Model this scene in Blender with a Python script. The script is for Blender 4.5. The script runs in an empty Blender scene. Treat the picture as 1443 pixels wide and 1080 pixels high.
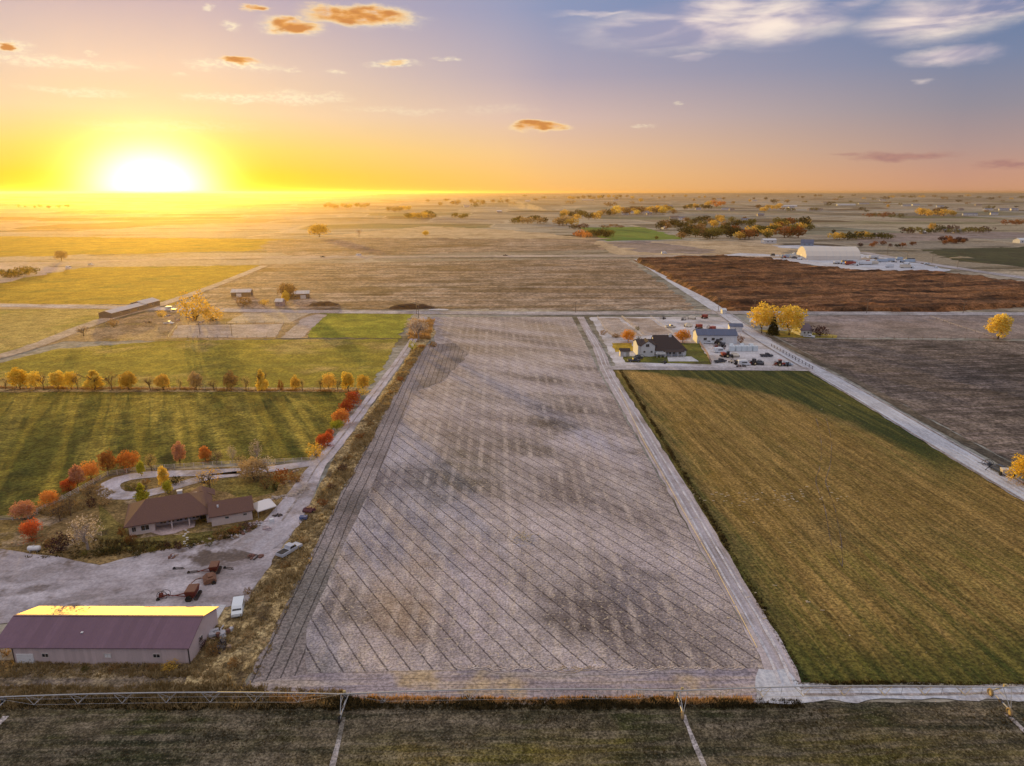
import bpy, math, random
from math import radians as R, sin, cos, pi
from mathutils import Vector, noise as MN
from mathutils.geometry import tessellate_polygon
random.seed(7)
SC = bpy.context.scene
COL = SC.collection
# ------------------------------------------------------------------ camera
F = 975.0; PIT = math.atan(269/F); H = 70.0; YAW = R(1.5)
cam = bpy.data.cameras.new("camera"); cam.sensor_width = 36; cam.lens = F/1443*36
cam.clip_start = 1; cam.clip_end = 120000
camo = bpy.data.objects.new("camera", cam); COL.objects.link(camo)
camo.location = (0, 0, H); camo.rotation_euler = (pi/2-PIT, 0, -YAW)
SC.camera = camo

# ------------------------------------------------------------------ node helper
class NT:
    def __init__(s, tree):
        s.t = tree; s.n = tree.nodes; s.l = tree.links; s.n.clear()
    def node(s, typ, **kw):
        n = s.n.new(typ)
        for k, v in kw.items(): setattr(n, k, v)
        return n
    def put(s, sock, v):
        if v is None: return
        if isinstance(v, bpy.types.NodeSocket): s.l.new(v, sock)
        else:
            if sock.type == 'RGBA' and len(v) == 3: v = (*v, 1)
            sock.default_value = v
    def m(s, op, a, b=None, c=None, clamp=False):
        n = s.node('ShaderNodeMath', operation=op); n.use_clamp = clamp
        s.put(n.inputs[0], a); s.put(n.inputs[1], b); s.put(n.inputs[2], c)
        return n.outputs[0]
    def v(s, op, a, b=None, c=None, scale=None):
        n = s.node('ShaderNodeVectorMath', operation=op)
        s.put(n.inputs[0], a); s.put(n.inputs[1], b); s.put(n.inputs[2], c)
        if scale is not None: s.put(n.inputs['Scale'], scale)
        return n.outputs['Value'] if op in ('LENGTH', 'DOT_PRODUCT', 'DISTANCE') else n.outputs[0]
    def mr(s, x, a, b, c=0., d=1., smooth=True):
        n = s.node('ShaderNodeMapRange'); n.clamp = True
        if smooth: n.interpolation_type = 'SMOOTHSTEP'
        s.put(n.inputs[0], x)
        for i, q in enumerate((a, b, c, d)): s.put(n.inputs[i+1], q)
        return n.outputs[0]
    def mix(s, f, a, b, blend='MIX'):
        n = s.node('ShaderNodeMix', data_type='RGBA', blend_type=blend)
        s.put(n.inputs[0], f); s.put(n.inputs[6], a); s.put(n.inputs[7], b)
        return n.outputs[2]
    def noise(s, vec, scale, detail=3, rough=.55, dist=0.):
        n = s.node('ShaderNodeTexNoise'); s.put(n.inputs['Vector'], vec)
        n.inputs['Scale'].default_value = scale; n.inputs['Detail'].default_value = detail
        n.inputs['Roughness'].default_value = rough; n.inputs['Distortion'].default_value = dist
        return n.outputs[0]
    def ramp(s, x, stops):
        n = s.node('ShaderNodeValToRGB'); cr = n.color_ramp
        while len(cr.elements) > 1: cr.elements.remove(cr.elements[-1])
        for i, (p, c) in enumerate(stops):
            e = cr.elements[0] if i == 0 else cr.elements.new(p)
            e.position = p; e.color = (*c, 1)
        s.put(n.inputs[0], x); return n.outputs[0]
    def xyz(s, v):
        n = s.node('ShaderNodeSeparateXYZ'); s.put(n.inputs[0], v); return n.outputs
    def comb(s, x, y, z=0.):
        n = s.node('ShaderNodeCombineXYZ')
        s.put(n.inputs[0], x); s.put(n.inputs[1], y); s.put(n.inputs[2], z); return n.outputs[0]

def S(r, g, b):   # sRGB 0-255 -> linear
    f = lambda c: c/12.92 if c <= .04045 else ((c+.055)/1.055)**2.4
    return (f(r/255), f(g/255), f(b/255))

def ray(px, py):
    x = (px-721.5)/F; y = -(py-540)/F
    d = (x, cos(PIT)+y*sin(PIT), -sin(PIT)+y*cos(PIT))
    c, s_ = cos(YAW), sin(YAW)
    return (d[0]*c+d[1]*s_, -d[0]*s_+d[1]*c, d[2])
def azel(px, py):
    d = ray(px, py)
    return (math.degrees(math.atan2(d[0], d[1])), math.degrees(math.atan2(d[2], math.hypot(d[0], d[1]))))

# ------------------------------------------------------------------ sky
SUN_AZ, SUN_EL = azel(212, 240)[0], 3.2
wd = bpy.data.worlds.new("World"); SC.world = wd; wd.use_nodes = True
W = NT(wd.node_tree)
out = W.node('ShaderNodeOutputWorld'); bg = W.node('ShaderNodeBackground')
W.l.new(bg.outputs[0], out.inputs[0])
D = W.node('ShaderNodeTexCoord').outputs['Generated']
dx, dy, dz = W.xyz(D)
az = W.m('MULTIPLY', W.m('ARCTAN2', dx, dy), 57.29578)
el = W.m('MULTIPLY', W.m('ARCSINE', dz), 57.29578)
ea = W.m('DIVIDE', W.m('MAXIMUM', el, 0.), 40., clamp=True)
E_ = lambda d: d/40
top = [(E_(24), S(140, 155, 195)), (1, S(130, 148, 195))]
rL = W.ramp(ea, [(0, S(255, 190, 0)), (E_(1.2), S(255, 200, 10)), (E_(3), S(253, 214, 95)), (E_(5.5), S(250, 216, 165)), (E_(8.5), S(240, 208, 180)), (E_(13), S(200, 176, 182))]+top)
rM = W.ramp(ea, [(0, S(250, 188, 105)), (E_(1.2), S(250, 196, 122)), (E_(3), S(243, 197, 148)), (E_(5.5), S(222, 190, 176)), (E_(8.5), S(182, 168, 180)), (E_(13), S(146, 154, 186))]+top)
rR = W.ramp(ea, [(0, S(206, 152, 118)), (E_(1.2), S(198, 150, 128)), (E_(3), S(176, 148, 142)), (E_(5.5), S(148, 141, 152)), (E_(8.5), S(122, 133, 162)), (E_(13), S(90, 120, 164))]+top)
da = W.m('ABSOLUTE', W.m('SUBTRACT', az, SUN_AZ))
sky = W.mix(W.mr(da, 4., 30., smooth=False), rL, rM)
sky = W.mix(W.mr(da, 26., 58., smooth=False), sky, rR)
sundir = Vector((sin(R(SUN_AZ))*cos(R(1.6)), cos(R(SUN_AZ))*cos(R(1.6)), sin(R(1.6))))
ang = W.v('LENGTH', W.comb(W.m('SUBTRACT', az, SUN_AZ), W.m('MULTIPLY', W.m('SUBTRACT', el, .35), 1.45)))
def lobe(w, p=1.): return W.m('EXPONENT', W.m('MULTIPLY', W.m('POWER', W.m('DIVIDE', ang, w), p), -1.))
def addc(base, col, fac): 
    return W.v('ADD', base, W.v('SCALE', col, scale=fac))
# --- clouds, laid out on azimuth / elevation
P0 = W.comb(az, el)
nv = W.node('ShaderNodeTexNoise'); nv.inputs['Scale'].default_value = .55; nv.inputs['Detail'].default_value = 6; nv.inputs['Roughness'].default_value = .62
W.l.new(W.v('MULTIPLY', P0, (.55, 1.9, 1)), nv.inputs['Vector'])
nd = W.v('SUBTRACT', nv.outputs['Color'], (.5, .5, .5))
P1 = W.v('ADD', P0, W.v('MULTIPLY', nd, (3.2, 1.3, 0)))
streak = W.noise(W.v('MULTIPLY', P0, (.16, .7, 1)), .8, 5, .5, .5)
fine = W.noise(W.v('MULTIPLY', P0, (1.0, 2.2, 1)), 2.2, 5, .6)
soft = W.noise(W.v('MULTIPLY', P0, (.5, 1.5, 1)), 1.1, 3, .5)
def clouds(lst, soft=.25):
    acc = None
    for (cx, cy, hw, hh, dens) in lst:
        a, e = azel(cx, cy); a2 = azel(cx+hw, cy)[0]; e2 = azel(cx, cy-hh)[1]
        ia, ie = 1/(a2-a), 1/(e2-e)
        q = W.v('MULTIPLY_ADD', P1, (ia, ie, 0), (-a*ia, -e*ie, 0))
        mk = W.mr(W.v('LENGTH', q), 1.25, soft, 0., dens)
        acc = mk if acc is None else W.m('MAXIMUM', acc, mk)
    return acc
wisp = clouds([(80, 88, 120, 9, .75), (110, 130, 85, 6, .6), (335, 140, 80, 7, .8), (425, 138, 75, 10, .7), (560, 157, 80, 6, .35), (330, 93, 70, 7, .9),
               (325, 38, 18, 8, .8), (293, 12, 12, 5, .7), (556, 91, 46, 6, .8), (632, 83, 20, 4, .7), (470, 102, 20, 4, .6), (130, 75, 12, 4, .7), (20, 66, 26, 12, .8), (255, 107, 14, 4, .5), (520, 25, 80, 17, .8), (410, 38, 46, 15, .8), (412, 98, 18, 5, .6),
               (908, 178, 22, 3, .5), (950, 150, 9, 3, .5), (700, 155, 60, 8, .2), (240, 178, 130, 10, .2)])
gold = clouds([(505, 22, 85, 16, 1.), (412, 36, 42, 14, 1.), (362, 12, 18, 8, .9), (342, 85, 28, 8, 1.), (12, 66, 16, 7, .9), (556, 90, 24, 4, .6), (760, 178, 46, 7, 1.)], .35)
lav = clouds([(985, 38, 190, 36, 1.), (1080, 30, 150, 40, 1.), (1020, 12, 130, 26, .9), (845, 20, 70, 6, .55), (1310, 26, 130, 36, 1.), (1400, 10, 90, 24, .9), (1342, 76, 80, 16, 1.), (975, 80, 34, 5, .45), (1310, 115, 18, 6, .45), (1200, 5, 60, 12, .6)], .1)
mauve = clouds([(1265, 220, 80, 7, .95), (1425, 231, 50, 6, .95), (1190, 217, 30, 3, .6)], .3)
st = W.mr(streak, .26, .58)
fn = W.mr(fine, .36, .58)
cloudc = W.mix(W.m('MULTIPLY', wisp, W.m('MAXIMUM', W.m('MULTIPLY', fn, .9), .3)), sky, S(255, 240, 205))
cloudc = W.mix(W.m('MULTIPLY', W.mr(gold, .0, .75), W.mr(soft, .3, .52, .35, 1.)), cloudc, W.mix(W.mr(W.m('MULTIPLY', gold, W.m('ADD', soft, .5)), .3, 1.05), S(255, 222, 165), W.mix(W.mr(soft, .4, .6), S(238, 168, 84), S(206, 136, 74))))
cloudc = W.mix(W.m('MULTIPLY', lav, W.m('MAXIMUM', st, .3)), cloudc, W.mix(W.mr(streak, .32, .66), S(190, 172, 192), S(255, 236, 220)))
cloudc = W.mix(W.m('MULTIPLY', mauve, .85), cloudc, W.mix(fine, S(140, 104, 112), S(196, 144, 126)))
glow = addc(cloudc, (.10, .03, .0), lobe(9., 1.4))
glow = addc(glow, (.9, .55, .10), lobe(4.8, 2.))
glow = addc(glow, (3.4, 2.8, 1.5), lobe(3.5, 2.2))
# brightness added to the dome above the picture, to raise light on the land
glow = W.mix(W.mr(el, 16., 40.), glow, (.78, .72, .73))
nish = W.node('ShaderNodeTexSky', sky_type='NISHITA'); nish.sun_disc = False
nish.sun_elevation = R(SUN_EL); nish.sun_rotation = R(SUN_AZ); nish.altitude = 900
total = W.v('ADD', glow, W.v('SCALE', nish.outputs[0], scale=.003))
W.l.new(total, bg.inputs[0]); bg.inputs[1].default_value = 1.0
# ------------------------------------------------------------------ sun
sl = bpy.data.lights.new("sun", 'SUN'); sl.energy = 5.0; sl.angle = R(.6); sl.color = (1, .60, .08)
so = bpy.data.objects.new("sun", sl); COL.objects.link(so)
so.rotation_euler = (R(90-SUN_EL), 0, R(180-SUN_AZ)); so.location = (0, 0, 90)
sd = Vector((sin(R(SUN_AZ))*cos(R(SUN_EL)), cos(R(SUN_AZ))*cos(R(SUN_EL)), sin(R(SUN_EL))))
so.rotation_euler = (-sd).to_track_quat('-Z', 'Y').to_euler()
SC.view_settings.view_transform = 'Standard'; SC.view_settings.look = 'None'
SC.view_settings.exposure = 0.0; SC.view_settings.gamma = 1
SC.cycles.volume_bounces = 0; SC.cycles.max_bounces = 6; SC.cycles.transparent_max_bounces = 16
wd.cycles.sampling_method = 'AUTOMATIC'

# ------------------------------------------------------------------ terrain function
def sm(a, b, x):
    t = max(0., min(1., (x-a)/(b-a))); return t*t*(3-2*t)
def terr(x, y):
    r = math.hypot(x, y)
    k = sm(1350, 3200, r)
    if k <= 0: return 0.
    right = sm(-.5, 1.0, x/(abs(y)+1))
    n = MN.noise(Vector((x/900, y/650, 0)))*9+MN.noise(Vector((x/320, y/260, 4)))*3.0
    far = sm(5000, 14000, r)
    n += far*(MN.noise(Vector((x/5200, y/3500, 9)))*10+36+right*8)
    return k*((n-far*36)*(.45+.55*right)+2+far*36)
def G(px, py, z=0.):
    d = ray(px, py); t = (z-H)/d[2]
    x, y = d[0]*t, d[1]*t
    if math.hypot(x, y) > 1300:
        t0 = 1200.
        for i in range(4000):
            t0 *= 1.004
            if H+d[2]*t0 <= terr(d[0]*t0, d[1]*t0)+z: break
        x, y = d[0]*t0, d[1]*t0
    return Vector((x, y, terr(x, y)+z))
def htop(px, pyb, pyt):   # height of a thing standing at (px,pyb) whose top shows at pyt
    b = G(px, pyb); d = ray(px, pyt); r = math.hypot(b.x, b.y)/math.hypot(d[0], d[1])
    return max(.3, H+d[2]*r-b.z)
def mpp(px, py):          # metres per photo pixel there
    a = G(px-1, py); b = G(px+1, py); return (a-b).length/2
def wang(p, q):           # world angle of the line p-q
    a, b = G(*p), G(*q); return math.atan2(b.y-a.y, b.x-a.x)

# ------------------------------------------------------------------ object helpers
def tag(o, label=None, cat=None, group=None, kind=None):
    if label: o['label'] = label
    if cat: o['category'] = cat
    if group: o['group'] = group
    if kind: o['kind'] = kind
    return o
def empty(name, loc, rz=0, label=None, cat=None, group=None):
    o = bpy.data.objects.new(name, None); COL.objects.link(o); o.empty_display_size = .5
    o.location = loc; o.rotation_euler = (0, 0, rz); return tag(o, label, cat, group)
def link(name, me, parent=None, loc=None, rz=0):
    o = bpy.data.objects.new(name, me); COL.objects.link(o)
    if parent is not None: o.parent = parent
    if loc is not None: o.location = loc
    o.rotation_euler = (0, 0, rz); return o
class MB:
    def __init__(s): s.v = []; s.f = []; s.mi = []; s.cur = 0
    def add(s, vs, fs):
        b = len(s.v); s.v += [tuple(q) for q in vs]; s.f += [tuple(i+b for i in q) for q in fs]; s.mi += [s.cur]*len(fs); return s
    def box(s, c, d, rz=0, top=1.):
        x, y, z = d[0]/2, d[1]/2, d[2]/2; vs = []
        for sx, sy, sz in ((-1,-1,-1),(1,-1,-1),(1,1,-1),(-1,1,-1),(-1,-1,1),(1,-1,1),(1,1,1),(-1,1,1)):
            k = top if sz > 0 else 1.
            a, b = sx*x*k, sy*y*k
            vs.append((c[0]+a*cos(rz)-b*sin(rz), c[1]+a*sin(rz)+b*cos(rz), c[2]+sz*z))
        return s.add(vs, [(0,3,2,1),(4,5,6,7),(0,1,5,4),(1,2,6,5),(2,3,7,6),(3,0,4,7)])
    def tube(s, p, q, r0, r1=None, n=6, cap=True):
        r1 = r0 if r1 is None else r1
        p, q = Vector(p), Vector(q); d = (q-p)
        if d.length < 1e-6: return s
        d.normalize(); a = d.orthogonal().normalized(); b = d.cross(a); vs = []
        for c, r in ((p, r0), (q, r1)):
            for i in range(n):
                t = 2*pi*i/n; vs.append(c+a*(cos(t)*r)+b*(sin(t)*r))
        fs = [(i, (i+1) % n, n+(i+1) % n, n+i) for i in range(n)]
        if cap: fs += [tuple(range(n))[::-1], tuple(range(n, 2*n))]
        return s.add(vs, fs)
    def path(s, pts, r, n=6):
        for a, b in zip(pts, pts[1:]): s.tube(a, b, r, r, n)
        return s
    def prism(s, prof, y0, y1, axis='y'):   # prof: (x,z) outline swept along y
        n = len(prof); f = (lambda a, y, z: (a, y, z)) if axis == 'y' else (lambda a, y, z: (y, a, z))
        vs = [f(a, y0, z) for a, z in prof]+[f(a, y1, z) for a, z in prof]
        return s.add(vs, [tuple(range(n)), tuple(range(n, 2*n))[::-1]]+[(i, n+i, n+(i+1) % n, (i+1) % n) for i in range(n)])
    def torus(s, c, R_, r, ax='x', n=16, m=6):
        vs = []
        for i in range(n):
            t = 2*pi*i/n
            for j in range(m):
                u = 2*pi*j/m; rr = R_+r*cos(u); w = r*1.2*sin(u)
                a, b = rr*cos(t), rr*sin(t)
                vs.append((c[0]+w, c[1]+a, c[2]+b) if ax == 'x' else (c[0]+a, c[1]+w, c[2]+b))
        return s.add(vs, [(i*m+j, ((i+1) % n)*m+j, ((i+1) % n)*m+(j+1) % m, i*m+(j+1) % m) for i in range(n) for j in range(m)])
    def blob(s, c, rad, n=8, m=5, jit=.15, rnd=random):
        vs = [(c[0], c[1], c[2]-rad[2])]
        for j in range(1, m):
            ph = -pi/2+pi*j/m
            for i in range(n):
                t = 2*pi*i/n; k = 1+rnd.uniform(-jit, jit)
                vs.append((c[0]+rad[0]*cos(ph)*cos(t)*k, c[1]+rad[1]*cos(ph)*sin(t)*k, c[2]+rad[2]*sin(ph)*k))
        vs.append((c[0], c[1], c[2]+rad[2])); L = len(vs)-1
        fs = [(0, 1+(i+1) % n, 1+i) for i in range(n)]
        for j in range(m-2):
            for i in range(n): fs.append((1+j*n+i, 1+j*n+(i+1) % n, 1+(j+1)*n+(i+1) % n, 1+(j+1)*n+i))
        fs += [(L, 1+(m-2)*n+i, 1+(m-2)*n+(i+1) % n) for i in range(n)]
        return s.add(vs, fs)
    def leaf(s, c, size, rnd=random, up=0.):
        a = Vector((rnd.gauss(0, 1), rnd.gauss(0, 1), rnd.gauss(0, 1))).normalized()
        b = a.orthogonal().normalized()
        if rnd.random() < .5: b = a.cross(b)
        a *= size*rnd.uniform(.6, 1.3); b *= size*rnd.uniform(.5, 1.)
        c = Vector(c); return s.add([c-a, c-b*.9, c+a, c+b], [(0, 1, 2, 3)])
    def mesh(s, name, mats=(), smooth=False):
        me = bpy.data.meshes.new(name); me.from_pydata(s.v, [], s.f)
        for m_ in (mats if isinstance(mats, (list, tuple)) else [mats]): me.materials.append(m_)
        if any(s.mi): me.polygons.foreach_set('material_index', s.mi)
        if smooth: me.polygons.foreach_set('use_smooth', [True]*len(s.f))
        me.update(); return me
    def obj(s, name, mat, parent=None, loc=None, rz=0, smooth=False):
        return link(name, s.mesh(name, mat, smooth), parent, loc, rz)

# ------------------------------------------------------------------ materials
MATS = {}
def mat(name, col, rough=.7, metal=0., var=.12, vscale=3., spec=.3, bump=0., bscale=20., coord='Object', wave=None):
    if name in MATS: return MATS[name]
    m_ = bpy.data.materials.new(name); m_.use_nodes = True; N = NT(m_.node_tree)
    o = N.node('ShaderNodeOutputMaterial'); p = N.node('ShaderNodeBsdfPrincipled'); N.l.new(p.outputs[0], o.inputs[0])
    tc = N.node('ShaderNodeTexCoord').outputs[coord]
    n1 = N.noise(tc, vscale, 5, .65); n2 = N.noise(tc, vscale*9, 3, .6)
    c = N.mix(N.mr(n1, .3, .7), tuple(q*(1-var) for q in col), tuple(min(1, q*(1+var)) for q in col))
    c = N.mix(N.mr(n2, .35, .7), tuple(q*(1-var) for q in col), c)
    N.put(p.inputs['Base Color'], c)
    p.inputs['Roughness'].default_value = rough; p.inputs['Metallic'].default_value = metal
    p.inputs['Specular IOR Level'].default_value = spec
    if wave:   # ribbed sheet metal: (axis, ribs per metre)
        wn = N.node('ShaderNodeTexWhiteNoise', noise_dimensions='1D'); N.put(wn.inputs['W'], N.m('FLOOR', N.m('MULTIPLY', N.xyz(tc)[wave[0]], wave[1]/2.4)))
        c = N.mix(wn.outputs['Value'], c, tuple(q*.80 for q in col))
        c = N.mix(N.m('MULTIPLY', N.mr(N.noise(N.v('MULTIPLY', tc, (3.5, .5, .5)), 1.2, 4, .7), .5, .7), .45), c, tuple(q*.62+.01 for q in col))
        N.put(p.inputs['Base Color'], c)
        w = N.m('SINE', N.m('MULTIPLY', N.xyz(tc)[wave[0]], wave[1]*2*pi))
        b = N.node('ShaderNodeBump'); b.inputs['Strength'].default_value = .5; b.inputs['Distance'].default_value = .02
        N.put(b.inputs['Height'], N.mr(w, .6, 1.)); N.l.new(b.outputs[0], p.inputs['Normal'])
    elif bump:
        b = N.node('ShaderNodeBump'); b.inputs['Strength'].default_value = bump; b.inputs['Distance'].default_value = .05
        N.put(b.inputs['Height'], N.noise(tc, bscale, 4)); N.l.new(b.outputs[0], p.inputs['Normal'])
    MATS[name] = m_; return m_
def leafmat(name, c1, c2, trans=.45):
    if name in MATS: return MATS[name]
    m_ = bpy.data.materials.new(name); m_.use_nodes = True; N = NT(m_.node_tree)
    o = N.node('ShaderNodeOutputMaterial')
    tc = N.node('ShaderNodeTexCoord').outputs['Object']; rn = N.node('ShaderNodeObjectInfo').outputs['Random']
    n1 = N.noise(tc, 7., 4, .7)
    f = N.mr(N.m('ADD', n1, N.m('MULTIPLY', N.m('SUBTRACT', rn, .5), .25)), .33, .66)
    c = N.mix(f, c1, c2)
    d = N.node('ShaderNodeBsdfDiffuse'); t = N.node('ShaderNodeBsdfTranslucent'); x = N.node('ShaderNodeMixShader')
    x.inputs[0].default_value = trans
    N.put(d.inputs[0], c); N.put(t.inputs[0], c); N.l.new(d.outputs[0], x.inputs[1]); N.l.new(t.outputs[0], x.inputs[2]); N.l.new(x.outputs[0], o.inputs[0])
    MATS[name] = m_; return m_

def ground(name, c1, c2, c3=None, s1=.02, s2=.09, k3=(.5, .68), lines=(), rows=(), speck=None, grain=.25, gs=.8,
           extra=None, streak=None, g2=.7, bump=.5, bs=.9, bd=.25, rough=.95, patches=(), rot=0.):
    """soil / grass sheet. lines: (angle, spacing, width, colour, strength) thin dark drill lines; rows: (angle, spacing, strength, colour);
       streak: (angle, length ratio, scale, colour, strength); speck: (scale, threshold, colour, strength)"""
    m_ = bpy.data.materials.new(name); m_.use_nodes = True; N = NT(m_.node_tree)
    o = N.node('ShaderNodeOutputMaterial'); p = N.node('ShaderNodeBsdfPrincipled'); N.l.new(p.outputs[0], o.inputs[0])
    P = N.node('ShaderNodeNewGeometry').outputs['Position']
    wob = N.noise(P, .05, 3)
    c = N.mix(N.mr(N.noise(P, s1, 4, .55, .4), .36, .64), c1, c2)
    if c3: c = N.mix(N.mr(N.noise(N.v('ADD', P, (311., 97., 5.)), s2, 4, .6), k3[0], k3[1]), c, c3)
    for (cx, cy, rx, ry, colr, st_) in patches:     # colour patches; the plowed field's dark and lilac ones paint in uneven brightness
        q = N.v('MULTIPLY_ADD', P, (1/rx, 1/ry, 0), (-cx/rx, -cy/ry, 0))
        ln = N.m('ADD', N.v('LENGTH', q), N.m('MULTIPLY', N.m('SUBTRACT', N.noise(P, 2.2/max(rx, 8), 4, .6), .5), 1.6))
        c = N.mix(N.mr(ln, 1.2, .3, 0., st_), c, colr)
    def rotc(a, kx=1., ky=1.):
        u = N.v('DOT_PRODUCT', P, (cos(a)*kx, sin(a)*kx, 0)); w = N.v('DOT_PRODUCT', P, (-sin(a)*ky, cos(a)*ky, 0))
        return u, w
    hgt = None
    if streak:
        for (a, ratio, sc, colr, st_) in (streak if isinstance(streak, list) else [streak]):
            u, w = rotc(a, 1/ratio, 1.)
            c = N.mix(N.m('MULTIPLY', N.mr(N.noise(N.comb(u, w), sc, 4, .6), .42, .66), st_), c, colr)
    for (a, sp, st_, colr) in rows:
        u, w = rotc(a)
        w = N.m('ADD', w, N.m('MULTIPLY', wob, sp*.25))
        s_ = N.m('SINE', N.m('MULTIPLY', w, 2*pi/sp))
        md = N.mr(N.noise(P, .12, 3), .35, .65)
        c = N.mix(N.m('MULTIPLY', N.m('MULTIPLY', N.mr(s_, -.2, 1.), md), st_), c, colr)
    for (a, sp, wd_, colr, st_) in lines:
        u, w = rotc(a)
        w = N.m('ADD', w, N.m('MULTIPLY', N.noise(P, .03, 2), 1.2))
        w = N.m('ADD', w, N.m('MULTIPLY', N.noise(P, .9, 2), .22))
        fr = N.m('ABSOLUTE', N.m('SUBTRACT', N.m('FRACT', N.m('DIVIDE', w, sp)), .5))
        ln = N.mr(fr, wd_/sp, wd_/sp*.35, 0., st_)
        br = N.mr(N.noise(P, .5, 3), .3, .5, .65, 1.)
        ln = N.m('MULTIPLY', ln, br)
        c = N.mix(ln, c, colr); hgt = ln if hgt is None else N.m('MAXIMUM', hgt, ln)
    if extra: c = extra(N, P, c)
    g = N.noise(P, gs, 5, .75)
    c = N.mix(grain, c, N.mix(N.mr(g, .38, .62), (.02, .02, .02), (1, 1, 1)), 'OVERLAY')
    c = N.mix(grain*g2, c, N.mix(N.mr(N.noise(P, gs*.17, 4, .65), .4, .62), (.06, .06, .06), (.9, .9, .9)), 'OVERLAY')
    if speck:
        c = N.mix(N.m('MULTIPLY', N.mr(N.noise(P, speck[0], 3, .7), speck[1], speck[1]+.06), speck[3]), c, speck[2])
    N.put(p.inputs['Base Color'], c); p.inputs['Roughness'].default_value = rough; p.inputs['Specular IOR Level'].default_value = .15
    b = N.node('ShaderNodeBump'); b.inputs['Strength'].default_value = bump; b.inputs['Distance'].default_value = bd
    hh = N.noise(P, bs, 4, .65)
    if hgt is not None: hh = N.m('SUBTRACT', hh, N.m('MULTIPLY', hgt, .6))
    N.put(b.inputs['Height'], hh); N.l.new(b.outputs[0], p.inputs['Normal'])
    return m_

# ------------------------------------------------------------------ base terrain
def hexc(r, g, b): return S(r, g, b)
def terrain_mat():
    m_ = bpy.data.materials.new('far_land'); m_.use_nodes = True; N = NT(m_.node_tree)
    o = N.node('ShaderNodeOutputMaterial'); p = N.node('ShaderNodeBsdfPrincipled'); N.l.new(p.outputs[0], o.inputs[0])
    P = N.node('ShaderNodeNewGeometry').outputs['Position']
    wv = N.node('ShaderNodeTexNoise'); wv.inputs['Scale'].default_value = .0016; N.l.new(P, wv.inputs['Vector'])
    Pw = N.v('ADD', P, N.v('SCALE', N.v('SUBTRACT', wv.outputs['Color'], (.5, .5, .5)), scale=160.))
    vo = N.node('ShaderNodeTexVoronoi', distance='CHEBYCHEV'); vo.inputs['Scale'].default_value = .0042; vo.inputs['Randomness'].default_value = .75
    N.l.new(N.v('MULTIPLY', Pw, (.62, 1., 1.)), vo.inputs['Vector'])
    rr, gg, bb = N.xyz(vo.outputs['Color'])
    c = N.ramp(rr, [(0, (.24, .20, .15)), (.16, (.40, .34, .26)), (.3, (.12, .11, .08)), (.42, (.33, .33, .30)), (.55, (.12, .13, .06)), (.68, (.42, .36, .27)), (.8, (.22, .23, .21)), (.92, (.09, .07, .05))])
    for r_ in range(1): pass
    c = N.mix(N.m('MULTIPLY', N.mr(N.noise(P, .004, 5, .65), .45, .7), .6), c, (.25, .21, .15))
    c = N.mix(N.m('MULTIPLY', N.mr(N.noise(N.v('MULTIPLY', P, (.35, 1, 1)), .02, 5, .7), .48, .62), .75), c, (.07, .06, .035))
    ed = N.node('ShaderNodeTexVoronoi', distance='CHEBYCHEV', feature='F2'); ed.inputs['Scale'].default_value = .0042; ed.inputs['Randomness'].default_value = .75
    N.l.new(N.v('MULTIPLY', Pw, (.62, 1., 1.)), ed.inputs['Vector'])
    e = N.mr(N.m('SUBTRACT', ed.outputs['Distance'], vo.outputs['Distance']), .03, .005)
    c = N.mix(N.m('MULTIPLY', e, .6), c, (.48, .41, .30))
    g = N.noise(P, .25, 5, .75); c = N.mix(.3, c, N.mix(N.mr(g, .38, .62), (.02, .02, .02), (1, 1, 1)), 'OVERLAY')
    N.put(p.inputs['Base Color'], c); p.inputs['Roughness'].default_value = .95; p.inputs['Specular IOR Level'].default_value = .1
    b = N.node('ShaderNodeBump'); b.inputs['Strength'].default_value = .5; b.inputs['Distance'].default_value = .6
    N.put(b.inputs['Height'], N.noise(P, .3, 4, .7)); N.l.new(b.outputs[0], p.inputs['Normal'])
    return m_
mb = MB(); NR, NC = 210, 288
rad = [20*(33000/20)**(i/(NR-1)) for i in range(NR)]
vs = [(0, 0, 0)]
for r_ in rad:
    for j in range(NC):
        a = 2*pi*j/NC; x, y = r_*sin(a), r_*cos(a); vs.append((x, y, terr(x, y)))
fs = [(0, 1+(j+1) % NC, 1+j) for j in range(NC)]
for i in range(NR-1):
    for j in range(NC):
        a, b = 1+i*NC+j, 1+i*NC+(j+1) % NC; fs.append((a, b, b+NC, a+NC))
mb.add(vs, fs); g = mb.obj('ground', terrain_mat(), smooth=True); tag(g, kind='structure')

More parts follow.
